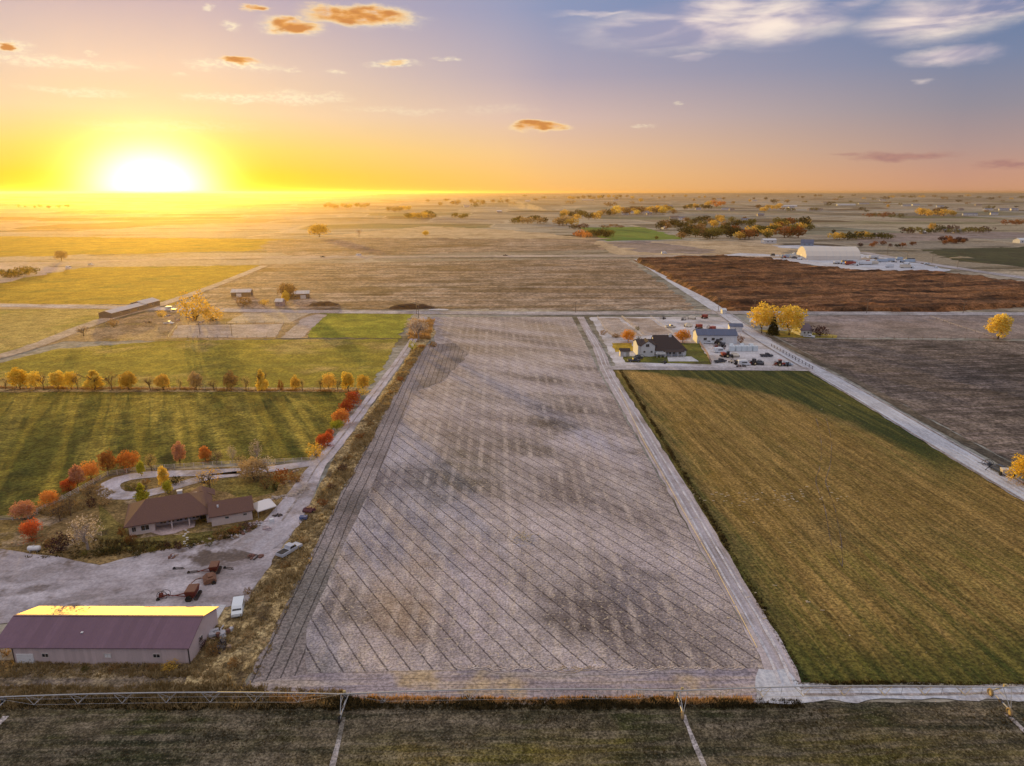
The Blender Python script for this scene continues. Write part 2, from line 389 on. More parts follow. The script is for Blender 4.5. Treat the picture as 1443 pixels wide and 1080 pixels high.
# ------------------------------------------------------------------ field sheets
def dens(pts, step, closed=True):
    o = []; n = len(pts)
    for i in range(n if closed else n-1):
        a, b = Vector(pts[i]), Vector(pts[(i+1) % n]); k = max(1, min(140, int((b-a).length/step)))
        for j in range(k): o.append(a.lerp(b, j/k))
    if not closed: o.append(Vector(pts[-1]))
    return o
def sheet(name, pts, m_, z, jit=.35, step=None, world=False, kind='structure'):
    w = [Vector(p) for p in pts] if world else [Vector(G(*p)[:2]) for p in pts]
    d0 = min(p.length for p in w); step = step or max(1.5, d0*.012)
    q = dens(w, step); jj = jit*max(1, d0/150)
    q = [Vector((p.x+jj*MN.noise(Vector((p.x*.23, p.y*.23, z*50)))*1.6+jj*.5*MN.noise(Vector((p.x*.9, p.y*.9, 3))), p.y+jj*MN.noise(Vector((p.x*.21, p.y*.25, 7+z*50)))*1.6+jj*.5*MN.noise(Vector((p.x*.8, p.y, 9))), z)) for p in q]
    tri = tessellate_polygon([q])
    b = MB(); b.add(q, []); n = len(q)
    fs = []
    for t in tri:
        a, c_, d = (q[i] for i in t)
        nz = (c_-a).cross(d-a).z
        if abs(nz) < 1e-9: continue
        fs.append(tuple(t) if nz > 0 else tuple(t)[::-1])
    b.f = fs; b.mi = [0]*len(fs)
    o = b.obj(name, m_); tag(o, kind=kind); return o
def strip(name, pts, widths, m_, z, jit=.25, px=True):
    w = [Vector(G(*p)[:2]) if px else Vector(p) for p in pts]
    if not isinstance(widths, (list, tuple)): widths = [widths]*len(w)
    # smooth by Catmull-Rom
    P_, Wd = [], []
    for i in range(len(w)-1):
        p0, p1, p2, p3 = w[max(0, i-1)], w[i], w[i+1], w[min(len(w)-1, i+2)]
        k = max(2, min(60, int((p2-p1).length/2.5)))
        for j in range(k):
            t = j/k
            P_.append(.5*((2*p1)+(p2-p0)*t+(2*p0-5*p1+4*p2-p3)*t*t+(3*p1-p0-3*p2+p3)*t**3)); Wd.append(widths[i]*(1-t)+widths[i+1]*t)
    P_.append(w[-1]); Wd.append(widths[-1])
    vs = []
    for i, p in enumerate(P_):
        d = (P_[min(i+1, len(P_)-1)]-P_[max(i-1, 0)]).normalized(); nrm = Vector((-d.y, d.x))
        j1 = jit*MN.noise(Vector((p.x*.2, p.y*.2, 1))); j2 = jit*MN.noise(Vector((p.x*.2, p.y*.2, 5)))
        a = p+nrm*(Wd[i]/2+j1); b = p-nrm*(Wd[i]/2+j2); vs += [(a.x, a.y, z), (b.x, b.y, z)]
    b = MB(); b.add(vs, [(2*i, 2*i+1, 2*i+3, 2*i+2) for i in range(len(P_)-1)])
    o = b.obj(name, m_); tag(o, kind='structure'); return o

D1 = wang((483.5, 783), (633, 950)); D2 = wang((521, 690), (798, 948)); DL = D2
dark = (.07, .06, .06)
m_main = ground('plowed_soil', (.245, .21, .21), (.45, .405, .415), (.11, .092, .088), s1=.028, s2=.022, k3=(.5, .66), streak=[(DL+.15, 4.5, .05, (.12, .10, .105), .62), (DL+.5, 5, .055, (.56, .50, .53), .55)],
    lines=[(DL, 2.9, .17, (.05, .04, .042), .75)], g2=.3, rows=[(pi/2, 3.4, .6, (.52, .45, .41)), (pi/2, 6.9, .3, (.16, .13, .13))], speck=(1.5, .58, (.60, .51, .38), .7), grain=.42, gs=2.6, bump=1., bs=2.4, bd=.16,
    patches=[(-9, 165, 16, 22, (.11, .10, .085), .8), (-17, 108, 8, 20, (.42, .30, .19), .65), (-27, 100, 6, 14, (.14, .13, .11), .6), (25, 112, 9, 15, (.17, .155, .18), .6), (2, 190, 45, 14, (.13, .115, .10), .35), (-4, 112, 7, 22, (.46, .40, .46), .5), (28, 190, 16, 12, (.50, .46, .52), .7),  # cloud-shadow-like darks and lilac brightness painted into the soil; tan ones are soil colour
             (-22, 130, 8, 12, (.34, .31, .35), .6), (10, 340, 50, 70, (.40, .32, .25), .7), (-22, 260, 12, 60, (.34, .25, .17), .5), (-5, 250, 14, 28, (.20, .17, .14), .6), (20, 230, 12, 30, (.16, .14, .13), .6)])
m_head = ground('headland_soil', (.22, .185, .175), (.31, .265, .255), (.15, .13, .12), s1=.05, s2=.05, lines=[(pi/2, 2.0, .17, (.045, .04, .04), .85)], speck=(2.5, .62, (.55, .48, .38), .5), g2=.25, grain=.4, gs=2., bump=.6, bs=2.2, bd=.1,
    patches=[(-33, 112, 5, 22, (.20, .185, .165), .6)])
m_headb = ground('headland_bottom', (.26, .22, .24), (.34, .30, .34), (.42, .32, .20), s1=.06, s2=.08, k3=(.55, .7), lines=[(0, 1.6, .12, dark, .5)], streak=(0, 14, .6, (.55, .45, .33), .5), g2=.25, grain=.35, gs=2., bump=.5, bs=2.2, bd=.1)
m_track = ground('dirt_track', (.36, .315, .32), (.47, .42, .44), (.26, .22, .20), s1=.08, s2=.12, streak=[(pi/2, 16, .6, (.30, .26, .25), .5), (pi/2, 20, 1.1, (.60, .56, .60), .5)], g2=.25, grain=.16, gs=2.5, bump=.4, bs=2., bd=.06)
m_gravel = ground('pale_gravel', (.42, .44, .49), (.54, .57, .63), (.34, .33, .35), s1=.06, s2=.1, streak=[(pi/2, 18, .5, (.36, .34, .36), .5), (pi/2, 18, 1.3, (.66, .68, .74), .5)], g2=.25, grain=.16, gs=2., bump=.3, bs=2., bd=.05)
m_drive = ground('gravel_drive', (.42, .39, .42), (.56, .52, .57), (.27, .23, .22), s1=.07, s2=.09, streak=[(1.3, 12, .5, (.33, .28, .28), .45)], g2=.25, grain=.16, gs=1.7, bump=.4, bs=1.5, bd=.08)
m_yard = ground('yard_dirt', (.36, .32, .335), (.50, .46, .49), (.14, .11, .095), s1=.09, s2=.11, k3=(.55, .66), streak=(.25, 4, .25, (.17, .14, .13), .55), grain=.16, gs=1.5, bump=.4, bs=1.5, bd=.1)
m_road = ground('road_dirt', (.38, .31, .25), (.47, .39, .33), (.30, .25, .20), s1=.01, s2=.03, streak=(0, 30, .4, (.30, .25, .22), .5), grain=.25, gs=.7, bump=.3, bs=.8)
m_cross = ground('farm_road', (.36, .33, .33), (.47, .44, .45), (.26, .23, .21), s1=.02, s2=.05, streak=(0, 30, .5, (.28, .26, .27), .5), grain=.25, gs=.9, bump=.3, bs=.8)
M1 = wang((900, 560), (1180, 860)); 
def mown_extra(N, P, c):
    x, y, _ = N.xyz(P); n1 = N.m('SUBTRACT', N.noise(P, .16, 4, .65), .5); n2 = N.m('SUBTRACT', N.noise(P, .05, 4, .6), .5)
    gr = N.mix(N.mr(N.noise(N.comb(N.m('MULTIPLY', N.v('DOT_PRODUCT', P, (cos(M1), sin(M1), 0)), .05), N.v('DOT_PRODUCT', P, (-sin(M1), cos(M1), 0))), .5, 4), .4, .64), (.022, .040, .008), (.10, .098, .020))
    wd_ = N.m('ADD', N.m('ADD', x, N.m('MULTIPLY', n1, 7.)), N.m('MULTIPLY', n2, 7.))
    c = N.mix(N.m('MULTIPLY', N.mr(wd_, 53., 45.), .85), c, gr)
    yb = N.m('ADD', N.m('ADD', y, N.m('MULTIPLY', n1, 9.)), N.m('MULTIPLY', n2, 16.))
    c = N.mix(N.m('MULTIPLY', N.mr(yb, 104., 88.), .8), c, gr)
    dist = N.m('ADD', N.v('LENGTH', N.v('SUBTRACT', N.comb(x, y), (14.8, 179.2, 0))), N.m('ADD', N.m('MULTIPLY', n1, 6.), N.m('MULTIPLY', n2, 9.)))
    wedge = N.m('MULTIPLY', N.mr(dist, 97., 103.), N.mr(y, 150., 178.))
    return N.mix(N.m('MULTIPLY', wedge, .92), c, gr)
m_mown = ground('mown_hay', extra=mown_extra, c1=(.20, .125, .026), c2=(.125, .09, .02), c3=(.085, .08, .018), s1=.018, s2=.02, k3=(.5, .66),
    streak=[(M1, 22, .28, (.36, .235, .075), .6), (M1, 34, .5, (.11, .07, .018), .8), (M1, 9, 1.6, (.44, .30, .11), .35)], rows=[(M1, 2.4, .25, (.42, .26, .09))],
    speck=(2.0, .64, (.50, .40, .22), .4), grain=.5, g2=.25, gs=1.6, bump=1., bs=1.5, bd=.22,
    patches=[(92, 110, 11, 14, (.30, .28, .035), .75), (70, 118, 9, 8, (.24, .23, .035), .6), (85, 108, 60, 16, (.115, .095, .025), .6), (118, 100, 70, 14, (.12, .11, .025), .7), (72, 132, 9, 11, (.11, .085, .045), .5), (62, 280, 22, 60, (.40, .24, .075), .6), (105, 130, 25, 12, (.12, .08, .03), .5), (85, 86, 70, 9, (.085, .085, .018), .9), (46, 100, 10, 22, (.05, .06, .015), .9), (49, 190, 7, 110, (.06, .075, .018), .85), (112, 200, 10, 60, (.10, .10, .025), .6), (75, 102, 40, 10, (.12, .11, .025), .6), (95, 100, 80, 36, (.10, .09, .02), .75), (90, 150, 60, 18, (.13, .09, .022), .5)])
m_mgreen = ground('green_hay', (.045, .065, .012), (.085, .095, .018), (.17, .12, .035), s1=.03, s2=.04, k3=(.55, .7), streak=[(M1, 26, .3, (.24, .17, .05), .55), (M1, 20, .8, (.05, .07, .02), .5)], grain=.4, gs=1.5, bump=.8, bs=1.5, bd=.2)
m_fore = ground('stubble', (.085, .07, .038), (.14, .115, .075), (.05, .052, .018), s1=.05, s2=.06, k3=(.5, .64), streak=[(0.02, 12, .35, (.03, .032, .018), .85), (0., 10, 1.0, (.20, .165, .12), .5)],
    speck=(3.0, .60, (.30, .25, .18), .5), grain=.55, gs=3.0, bump=.9, bs=2.6, bd=.15, patches=[(50, 72, 40, 5, (.10, .085, .02), .6), (-3, 74, 25, 4, (.20, .16, .03), .5), (20, 66, 30, 5, (.06, .05, .035), .6)])
SA = wang((120, 700), (250, 560))
m_past = ground('pasture', (.095, .098, .014), (.18, .155, .022), (.045, .055, .010), s1=.03, s2=.05, k3=(.5, .66), streak=[(R(118), 12, .13, (.40, .31, .06), .6), (R(25), 5, .9, (.07, .075, .02), .6)], grain=.5, gs=1.1, bump=1., bs=1.0, bd=.6)
m_past2 = ground('pasture_far', (.17, .155, .02), (.25, .215, .03), (.35, .26, .09), s1=.02, s2=.03, k3=(.52, .68), streak=[(0, 8, .15, (.13, .14, .03), .5)], grain=.4, gs=.8, bump=.9, bs=.8, bd=.5)
m_green = ground('green_pasture', (.16, .19, .02), (.24, .25, .03), (.11, .14, .02), s1=.03, s2=.05, grain=.35, gs=.8, bump=.8, bs=.8, bd=.4)
m_gold = ground('gold_field', (.28, .19, .02), (.37, .25, .025), (.16, .14, .02), s1=.012, s2=.02, streak=[(0, 10, .1, (.24, .2, .03), .5)], grain=.35, gs=.5, bump=.9, bs=.5, bd=.8)
m_tan = ground('tan_field', (.18, .115, .068), (.28, .20, .14), (.09, .055, .028), s1=.008, s2=.012, k3=(.48, .66), streak=[(0., 10, .04, (.20, .14, .08), .65), (0, 14, .1, (.44, .37, .32), .5)], grain=.5, gs=.35, bump=.5, bs=.4, bd=.4)
m_tanr = ground('tan_field_right', (.23, .18, .155), (.31, .25, .23), (.15, .115, .095), s1=.02, s2=.03, streak=[(0., 12, .08, (.22, .19, .17), .6)], grain=.3, gs=.7, bump=.4, bs=.6)
m_dark = ground('dark_plowed', (.105, .082, .064), (.18, .145, .118), (.045, .035, .026), s1=.014, s2=.018, k3=(.5, .66), streak=[(-.15, 9, .12, (.06, .05, .045), .6), (0.1, 14, .5, (.25, .2, .19), .5)], grain=.55, gs=.8, bump=.6, bs=.9, bd=.2, patches=[(215, 262, 45, 26, (.035, .03, .025), .9)])
m_pad = ground('paddock', (.38, .31, .26), (.46, .385, .34), (.29, .22, .17), s1=.03, s2=.05, grain=.25, gs=1., bump=.3, bs=.8)
m_dry = ground('dry_weeds', (.34, .25, .12), (.44, .34, .18), (.14, .10, .055), s1=.12, s2=.2, k3=(.48, .62), grain=.55, gs=1.6, bump=1., bs=1.2, bd=.5)
m_lawn = ground('yard_grass', (.13, .115, .03), (.18, .14, .04), (.085, .065, .03), s1=.08, s2=.15, grain=.45, gs=1.7, bump=.7, bs=1.5, bd=.15)
m_yardg = ground('yard_rough', (.22, .15, .065), (.16, .115, .045), (.33, .25, .17), s1=.06, s2=.1, k3=(.55, .68), grain=.45, gs=1.5, bump=.8, bs=1.3, bd=.2)
m_beige = ground('beige_strip', (.40, .30, .19), (.49, .38, .25), (.30, .22, .13), s1=.02, s2=.03, grain=.25, gs=.5, bump=.4, bs=.5)
m_bright = ground('bright_green', (.09, .17, .02), (.12, .21, .03), (.07, .12, .02), s1=.01, s2=.02, streak=(0, 12, .05, (.15, .22, .04), .4), grain=.2, gs=.4, bump=.4, bs=.4)
m_conc = ground('concrete', (.50, .50, .52), (.58, .58, .60), (.42, .41, .42), s1=.3, s2=.5, grain=.15, gs=3, bump=.1, bs=3, bd=.02)
m_patio = ground('patio_paving', (.45, .34, .33), (.52, .41, .40), (.38, .28, .27), s1=.3, s2=.5, grain=.15, gs=3, bump=.1, bs=3, bd=.02)

Z = [0.02]
def zz(k=.012): Z[0] += k; return Z[0]
# far to near
sheet('field', [(-400, 345), (520, 338), (545, 349), (-400, 372)], m_gold, .05, 2)
sheet('field', [(380, 339), (570, 331), (845, 336), (862, 352), (430, 362), (360, 352)], m_tan, .08, 2)
sheet('field', [(600, 319), (720, 325), (850, 337), (560, 336), (440, 334)], m_beige, .11, 2)
sheet('field', [(815, 321), (905, 320), (965, 337), (855, 340)], m_bright, .08, 1)
sheet('field', [(838, 341), (1080, 339), (1125, 352), (1090, 360), (870, 360)], m_beige, .12, 2)
sheet('field', [(848, 342), (905, 340), (1000, 352), (1000, 358), (900, 356)], m_tanr, .15, 2)
sheet('field', [(1230, 329), (1443, 326), (1600, 330), (1600, 345), (1200, 343)], m_tanr, .05, 2)
sheet('field', [(1300, 352), (1443, 348), (1800, 350), (1800, 380), (1443, 377), (1340, 366)], ground('dark_crop', (.035, .045, .02), (.06, .065, .03), (.03, .03, .02), bump=.8, bs=.5, bd=.6), .09, 2)
sheet('field', [(368, 373), (700, 367), (884, 365), (985, 437), (236, 436), (250, 429)], m_tan, .05, 1.5)
sheet('field', [(120, 377), (368, 374), (245, 429), (-80, 429), (-80, 412)], m_gold, .08, 1.5)
sheet('field', [(-400, 436), (178, 435), (108, 466), (-60, 520), (-400, 600)], ground('left_pasture', (.30, .24, .08), (.36, .28, .10), (.22, .20, .05), s1=.02, s2=.03, grain=.4, gs=.8, bump=.8, bs=.8, bd=.5), .05, 1)
sheet('field', [(-500, 400), (0, 400), (100, 378), (40, 374), (-500, 380)], m_road, .11, 1.5)
sheet('field', [(-40, 424), (0, 428), (180, 430), (205, 432), (180, 436), (-300, 436), (-300, 430)], m_beige, .14, .8)
sheet('field', [(205, 441), (455, 440), (432, 476), (300, 480), (90, 482), (40, 495), (120, 462)], ground('farmyard', (.28, .19, .10), (.36, .26, .15), (.20, .15, .05), s1=.03, s2=.05, k3=(.5, .65), grain=.4, gs=.8, bump=.6, bs=.8), .08, .8)
sheet('field', [(0, 512), (80, 492), (240, 480), (562, 478), (528, 540), (505, 548), (-300, 546), (-300, 540)], m_past2, .06, .8)
sheet('field', [(452, 441), (583, 441), (562, 477), (432, 476)], m_green, .11, .8)
sheet('paddock', [(252, 459), (400, 457), (388, 476), (238, 476)], m_pad, .13, .4)
sheet('paddock', [(345, 441), (440, 441), (408, 455), (318, 456)], ground('paddock_tan', (.44, .35, .24), (.50, .41, .30), (.36, .27, .16), grain=.25), .13, .4)
sheet('paddock', [(448, 443), (462, 444), (424, 477), (396, 477), (428, 448)], m_pad, .15, .4)
sheet('field', [(-300, 551), (498, 551), (492, 572), (436, 648), (205, 661), (152, 668), (60, 716), (36, 731), (-300, 731)], m_past, .05, .5)
sheet('dry_grass', [(-300, 545), (508, 547), (505, 553), (-300, 553)], m_dry, .09, .4)
# right side
sheet('field', [(1095, 445), (1443, 444), (1900, 446), (1900, 480), (1150, 476), (1128, 470)], m_tanr, .05, .6)
sheet('field', [(1098, 477), (1443, 481), (2300, 486), (2300, 950), (1443, 660), (1125, 492)], m_dark, .07, .6)
sheet('farmyard', [(832, 447), (1035, 447), (1072, 470), (1150, 521), (868, 517)], ground('farmyard_gravel', (.50, .49, .51), (.62, .61, .65), (.40, .36, .34), s1=.03, s2=.06, grain=.16, gs=1., streak=(.3, 5, .12, (.36, .32, .30), .5), bump=.4, bs=.8), .05, .5)
sheet('paddock', [(842, 449), (872, 449), (905, 474), (868, 476), (856, 470)], m_pad, .09, .4)
sheet('paddock', [(878, 449), (915, 449), (948, 471), (908, 473)], m_pad, .09, .4)
sheet('lawn', [(862, 484), (890, 484), (894, 495), (866, 496)], ground('gold_lawn', (.40, .27, .03), (.46, .32, .05), (.22, .17, .03), grain=.3), .10, .3)
sheet('lawn', [(958, 484), (985, 484), (1003, 514), (880, 511), (878, 503), (965, 502)], ground('green_lawn', (.07, .09, .02), (.17, .16, .03), (.10, .09, .03), s1=.08, grain=.3), .10, .3)
sheet('lawn', [(1068, 465), (1130, 468), (1180, 473), (1180, 477), (1100, 476)], ground('tree_lawn', (.34, .26, .05), (.26, .23, .04), (.14, .12, .03), s1=.06, grain=.3), .12, .3)
sheet('patio', [(940, 503), (974, 503), (985, 510), (942, 510)], m_conc, .16, .05)
# big plowed field and its margins
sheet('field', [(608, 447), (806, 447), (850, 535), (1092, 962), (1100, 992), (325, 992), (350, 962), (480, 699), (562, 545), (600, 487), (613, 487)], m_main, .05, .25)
sheet('field', [(562, 545), (588, 545), (563, 600), (535, 664), (485, 767), (455, 836), (432, 889), (430, 935), (440, 967), (335, 990), (350, 962), (372, 900), (400, 858), (480, 699)], m_head, .075, .15)
sheet('field', [(600, 487), (640, 484), (660, 500), (620, 540), (575, 555), (556, 556)], m_head, .09, .5)
sheet('field', [(436, 950), (620, 945), (1085, 943), (1110, 960), (1112, 992), (320, 992), (340, 966)], m_headb, .10, .2)
# mown field
R0 = [(862, 519), (1143, 522), (1250, 583), (1343, 640), (1443, 703), (1900, 990), (1900, 963), (1122, 963), (1085, 905), (1000, 755)]
R0 = [(862, 519), (1143, 522), (1250, 585), (1343, 643), (1443, 706), (1850, 965), (1122, 963), (1085, 905), (1000, 755)]
sheet('field', R0, m_mown, .05, .3)
# tracks & roads
strip('dirt_track', [(818, 447), (828, 466), (842, 490), (858, 528), (900, 598), (960, 698), (1020, 802), (1080, 905), (1108, 965), (1120, 990)], [4, 4, 4.5, 5, 5.2, 5.2, 5, 4.8, 4.6, 5], m_track, .12, .5)
sheet('dirt_track', [(1070, 945), (1108, 945), (1122, 966), (1300, 966), (2000, 966), (2000, 984), (1300, 986), (1150, 988), (1060, 989)], m_gravel, .15, .7)
strip('gravel_road', [(900, 366), (960, 404), (1012, 437), (1048, 462), (1100, 494), (1175, 536), (1260, 586), (1352, 641), (1443, 694), (1700, 842)], [9, 9, 9, 8.5, 8, 8.5, 8.5, 8.5, 8.5, 8.5], m_gravel, .16, .5)
strip('ditch_bank', [(1082, 473), (1128, 497), (1200, 534), (1290, 585), (1380, 634), (1443, 668), (1700, 815)], 3.5, ground('ditch_soil', (.10, .085, .065), (.15, .12, .09), (.07, .06, .04), grain=.4), .13, .5)
strip('farm_road', [(-600, 427), (0, 431), (330, 438), (600, 441), (812, 442), (1000, 441), (1200, 442), (1443, 443), (1900, 445)], 11, m_cross, .19, .6)
strip('dirt_track', [(852, 519), (1000, 520), (1145, 521)], 6, m_cross, .21, .4)
strip('dirt_track', [(845, 340), (866, 356)], 12, m_beige, .2)
strip('highway', [(-600, 378), (0, 372), (120, 370), (300, 364), (600, 362), (870, 361), (1100, 363), (1250, 366)], 26, m_road, .18, 1.2)
strip('highway', [(1215, 356), (1262, 364), (1340, 377), (1443, 392), (1600, 412)], 14, m_cross, .2, .8)
strip('dirt_track', [(-60, 514), (0, 503), (60, 484), (118, 461), (160, 447), (225, 430), (300, 404), (372, 375)], [8, 8, 8, 9, 9, 9, 8, 8], m_road, .2, .6)
strip('driveway', [(597, 447), (588, 470), (560, 512), (520, 565), (475, 625), (447, 658), (428, 690), (398, 735), (372, 760), (345, 778)], [5, 4, 3.6, 3.8, 4.2, 4.6, 6, 8, 9, 9], m_drive, .14, .3)
sheet('yard', [(-300, 772), (0, 776), (60, 784), (140, 796), (215, 778), (320, 762), (372, 742), (400, 712), (418, 690), (440, 660), (455, 665), (432, 720), (408, 762), (385, 790), (362, 820), (345, 850), (308, 858), (300, 880), (-300, 880)], m_yard, .11, .5)
strip('driveway', [(452, 652), (415, 657), (372, 663), (330, 665), (262, 668), (205, 670), (168, 677), (152, 688), (165, 699), (205, 697), (248, 686), (290, 674), (340, 668)], [4.4, 4, 4, 4, 4.2, 4.4, 5, 5.2, 4.8, 4.4, 4, 3.6, 3.4], m_drive, .17, .2)
sheet('yard_grass', [(-100, 735), (40, 733), (155, 672), (210, 664), (440, 652), (455, 660), (432, 690), (405, 712), (372, 742), (320, 762), (215, 780), (140, 798), (60, 786), (-100, 775)], m_yardg, .085, .5)
sheet('lawn', [(140, 712), (170, 738), (185, 760), (280, 752), (350, 738), (372, 742), (330, 757), (215, 775), (145, 780), (135, 745)], m_lawn, .10, .4)
sheet('lawn', [(285, 688), (318, 674), (400, 672), (385, 695), (345, 705), (310, 692)], m_lawn, .10, .4)
sheet('dry_grass', [(590, 447), (606, 447), (614, 470), (600, 487), (562, 543), (480, 697), (400, 857), (345, 965), (250, 985), (300, 880), (308, 858), (345, 850), (385, 790), (432, 722), (458, 668), (480, 632), (530, 565), (572, 505), (590, 475)], m_dry, .09, .4)
sheet('dry_grass', [(-300, 925), (22, 930), (268, 932), (300, 885), (345, 960), (330, 992), (-300, 995)], ground('weedy_soil', (.17, .13, .08), (.22, .17, .11), (.32, .25, .14), s1=.1, s2=.2, k3=(.5, .62), streak=[(0, 14, .5, (.13, .115, .12), .7)], grain=.5, gs=1.8, bump=.9, bs=1.5, bd=.3), .07, .3)
sheet('field', [(-400, 990), (322, 991), (1100, 991), (1900, 986), (2600, 1400), (-1200, 1400)], m_fore, .06, .3)
# wheel tracks of the irrigation towers
for a, b in (((8, 1010), (-60, 1080)), ((484, 1012), (455, 1140)), ((962, 1008), (1015, 1140)), ((1416, 1005), (1560, 1140))):
    strip('wheel_track', [a, ((a[0]+b[0])/2, (a[1]+b[1])/2), b], .7, ground('rut', (.34, .31, .29), (.42, .38, .37), (.2, .18, .15), s1=.4, grain=.4, gs=3.), .10, .35)
# double tracks on the mown field
for off in (0, 14):
    strip('wheel_track', [(1150+off, 590), (1157+off, 620), (1156+off, 655), (1150+off, 680), (1163+off, 720), (1172+off, 770), (1187, 800)], .12, m_dark, .12, .2)
def ruts(px, offs, w, m_, z):
    q = [Vector(G(*p)[:2]) for p in px]
    for o_ in offs:
        pts = []
        for i, p in enumerate(q):
            d = (q[min(i+1, len(q)-1)]-q[max(i-1, 0)]).normalized(); pts.append((p.x-d.y*o_, p.y+d.x*o_))
        strip('wheel_track', pts, w, m_, z, .18, px=False)
m_rut = ground('rut_dark', (.25, .215, .20), (.32, .28, .27), (.40, .36, .36), s1=.3, s2=.3, grain=.3, gs=3.)
m_rutl = ground('rut_light', (.50, .49, .52), (.60, .59, .63), (.42, .40, .41), s1=.3, s2=.3, grain=.2, gs=3.)
ruts([(828, 466), (842, 490), (858, 528), (900, 598), (960, 698), (1020, 802), (1080, 905), (1108, 965)], (-.9, .9), .45, m_rutl, .19)
ruts([(588, 470), (560, 512), (520, 565), (475, 625), (447, 658), (428, 690), (398, 735)], (0.,), .5, m_rut, .18)
ruts([(1012, 437), (1048, 462), (1100, 494), (1175, 536), (1260, 586), (1352, 641), (1443, 694), (1700, 842)], (-3.7, 3.6), .8, m_rut, .22)
ruts([(1012, 437), (1048, 462), (1100, 494), (1175, 536), (1260, 586), (1352, 641), (1443, 694), (1700, 842)], (-1.6, 0., 1.6), .35, m_rutl, .22)
ruts([(1130, 976), (1300, 975), (1443, 974), (2000, 972)], (-.7, .8), .4, m_rut, .19)
# debris scallops at the foot of the plowed field
mt_sc = ground('ridge_soil', (.50, .44, .42), (.58, .52, .50), (.42, .34, .24), s1=.4, grain=.3, gs=3.)
# brown crop on the right
def crop_field():
    pts = [Vector(G(*p)[:2]) for p in [(892, 367), (1010, 362), (1085, 366), (1190, 383), (1330, 386), (1443, 401), (1500, 405), (1500, 430), (1330, 440), (1025, 439), (985, 418)]]
    xs = [p.x for p in pts]; ys = [p.y for p in pts]
    def inside(x, y):
        c = False; n = len(pts)
        for i in range(n):
            a, b = pts[i], pts[i-1]
            if (a.y > y) != (b.y > y) and x < (b.x-a.x)*(y-a.y)/(b.y-a.y)+a.x: c = not c
        return c
    b = MB(); st = 3.0; idx = {}
    nx, ny = int((max(xs)-min(xs))/st)+1, int((max(ys)-min(ys))/st)+1
    vs, fs = [], []
    def vid(i, j):
        if (i, j) in idx: return idx[(i, j)]
        x, y = min(xs)+i*st, min(ys)+j*st
        e = all(inside(x+dx_, y+dy_) for dx_, dy_ in ((-st, 0), (st, 0), (0, -st), (0, st)))
        h = (2.2+2.6*MN.noise(Vector((x/70, y/13, 0)))+.9*MN.noise(Vector((x/6, y/5, 2)))+random.uniform(-.25, .25)) if e else 0.
        idx[(i, j)] = len(vs); vs.append((x, y, max(0.0, h)+.02)); return idx[(i, j)]
    for i in range(nx):
        for j in range(ny):
            if inside(min(xs)+(i+.5)*st, min(ys)+(j+.5)*st):
                fs.append((vid(i, j), vid(i+1, j), vid(i+1, j+1), vid(i, j+1)))
    b.add(vs, fs)
    o = b.obj('crop', ground('brown_crop', (.12, .045, .015), (.20, .085, .03), (.03, .012, .006), s1=.02, s2=.04, k3=(.48, .64), streak=[(0., 8, .06, (.03, .012, .006), .8), (0.06, 10, .10, (.34, .17, .08), .6)], grain=.5, gs=.6, bump=1., bs=.5, bd=1.), smooth=True)
    tag(o, 'dense rust brown crop standing beside the gravel road', 'crop', kind='stuff')
crop_field()
# ------------------------------------------------------------------ plant library
def fib(n):
    for i in range(n):
        z = 1-2*(i+.5)/n; r = math.sqrt(1-z*z); a = i*2.399963
        yield Vector((r*cos(a), r*sin(a), z))
def crown(kind, seed, nl=700):
    rd = random.Random(seed); b = MB(); blobs = []
    if kind in ('round', 'oval', 'far', 'shrub', 'farlow', 'spread'):
        rx, rz, cz, nb = {'round': (.44, .42, .54, 34), 'oval': (.29, .44, .52, 30), 'far': (.42, .40, .56, 12), 'shrub': (.62, .44, .48, 18), 'farlow': (.8, .42, .46, 12), 'spread': (.5, .30, .62, 26)}[kind]
        for p in fib(nb):
            if p.z < -.75 and kind not in ('shrub', 'farlow'): continue
            k = rd.uniform(.45, .95)
            tp = 1-.25*max(0, p.z) if kind == 'oval' else 1
            blobs.append((Vector((p.x*rx*k*tp, p.y*rx*k*tp, cz+p.z*rz*k)), rd.uniform(.30, .48)*min(rx, rz)))
    elif kind == 'cone':
        for i in range(26):
            t = (i/26)**.8; z = .16+.80*t; r = .24*(1-t)**.8+.01
            a = rd.uniform(0, 2*pi); k = rd.uniform(.3, .95)
            blobs.append((Vector((r*k*cos(a), r*k*sin(a), z)), .055+.09*(1-t)))
    elif kind == 'conifer':
        for i in range(46):
            t = i/46; z = .06+.9*t; r = .30*(1-t)+.01; a = i*2.4
            blobs.append((Vector((r*.75*cos(a), r*.75*sin(a), z-.03)), .035+.10*(1-t)))
    tot = sum(q[1]**2 for q in blobs)
    ls = {'far': .065, 'farlow': .075, 'shrub': .06}.get(kind, .036)
    for c, r in blobs:
        for i in range(max(4, int(nl*r*r/tot))):
            d = Vector((rd.gauss(0, 1), rd.gauss(0, 1), rd.gauss(0, 1))).normalized()*r*rd.uniform(.55, 1.12)
            q = c+d; q.z = max(.02, q.z); b.leaf(q, ls*rd.uniform(.6, 1.15), rd)
    return b.mesh('crown')
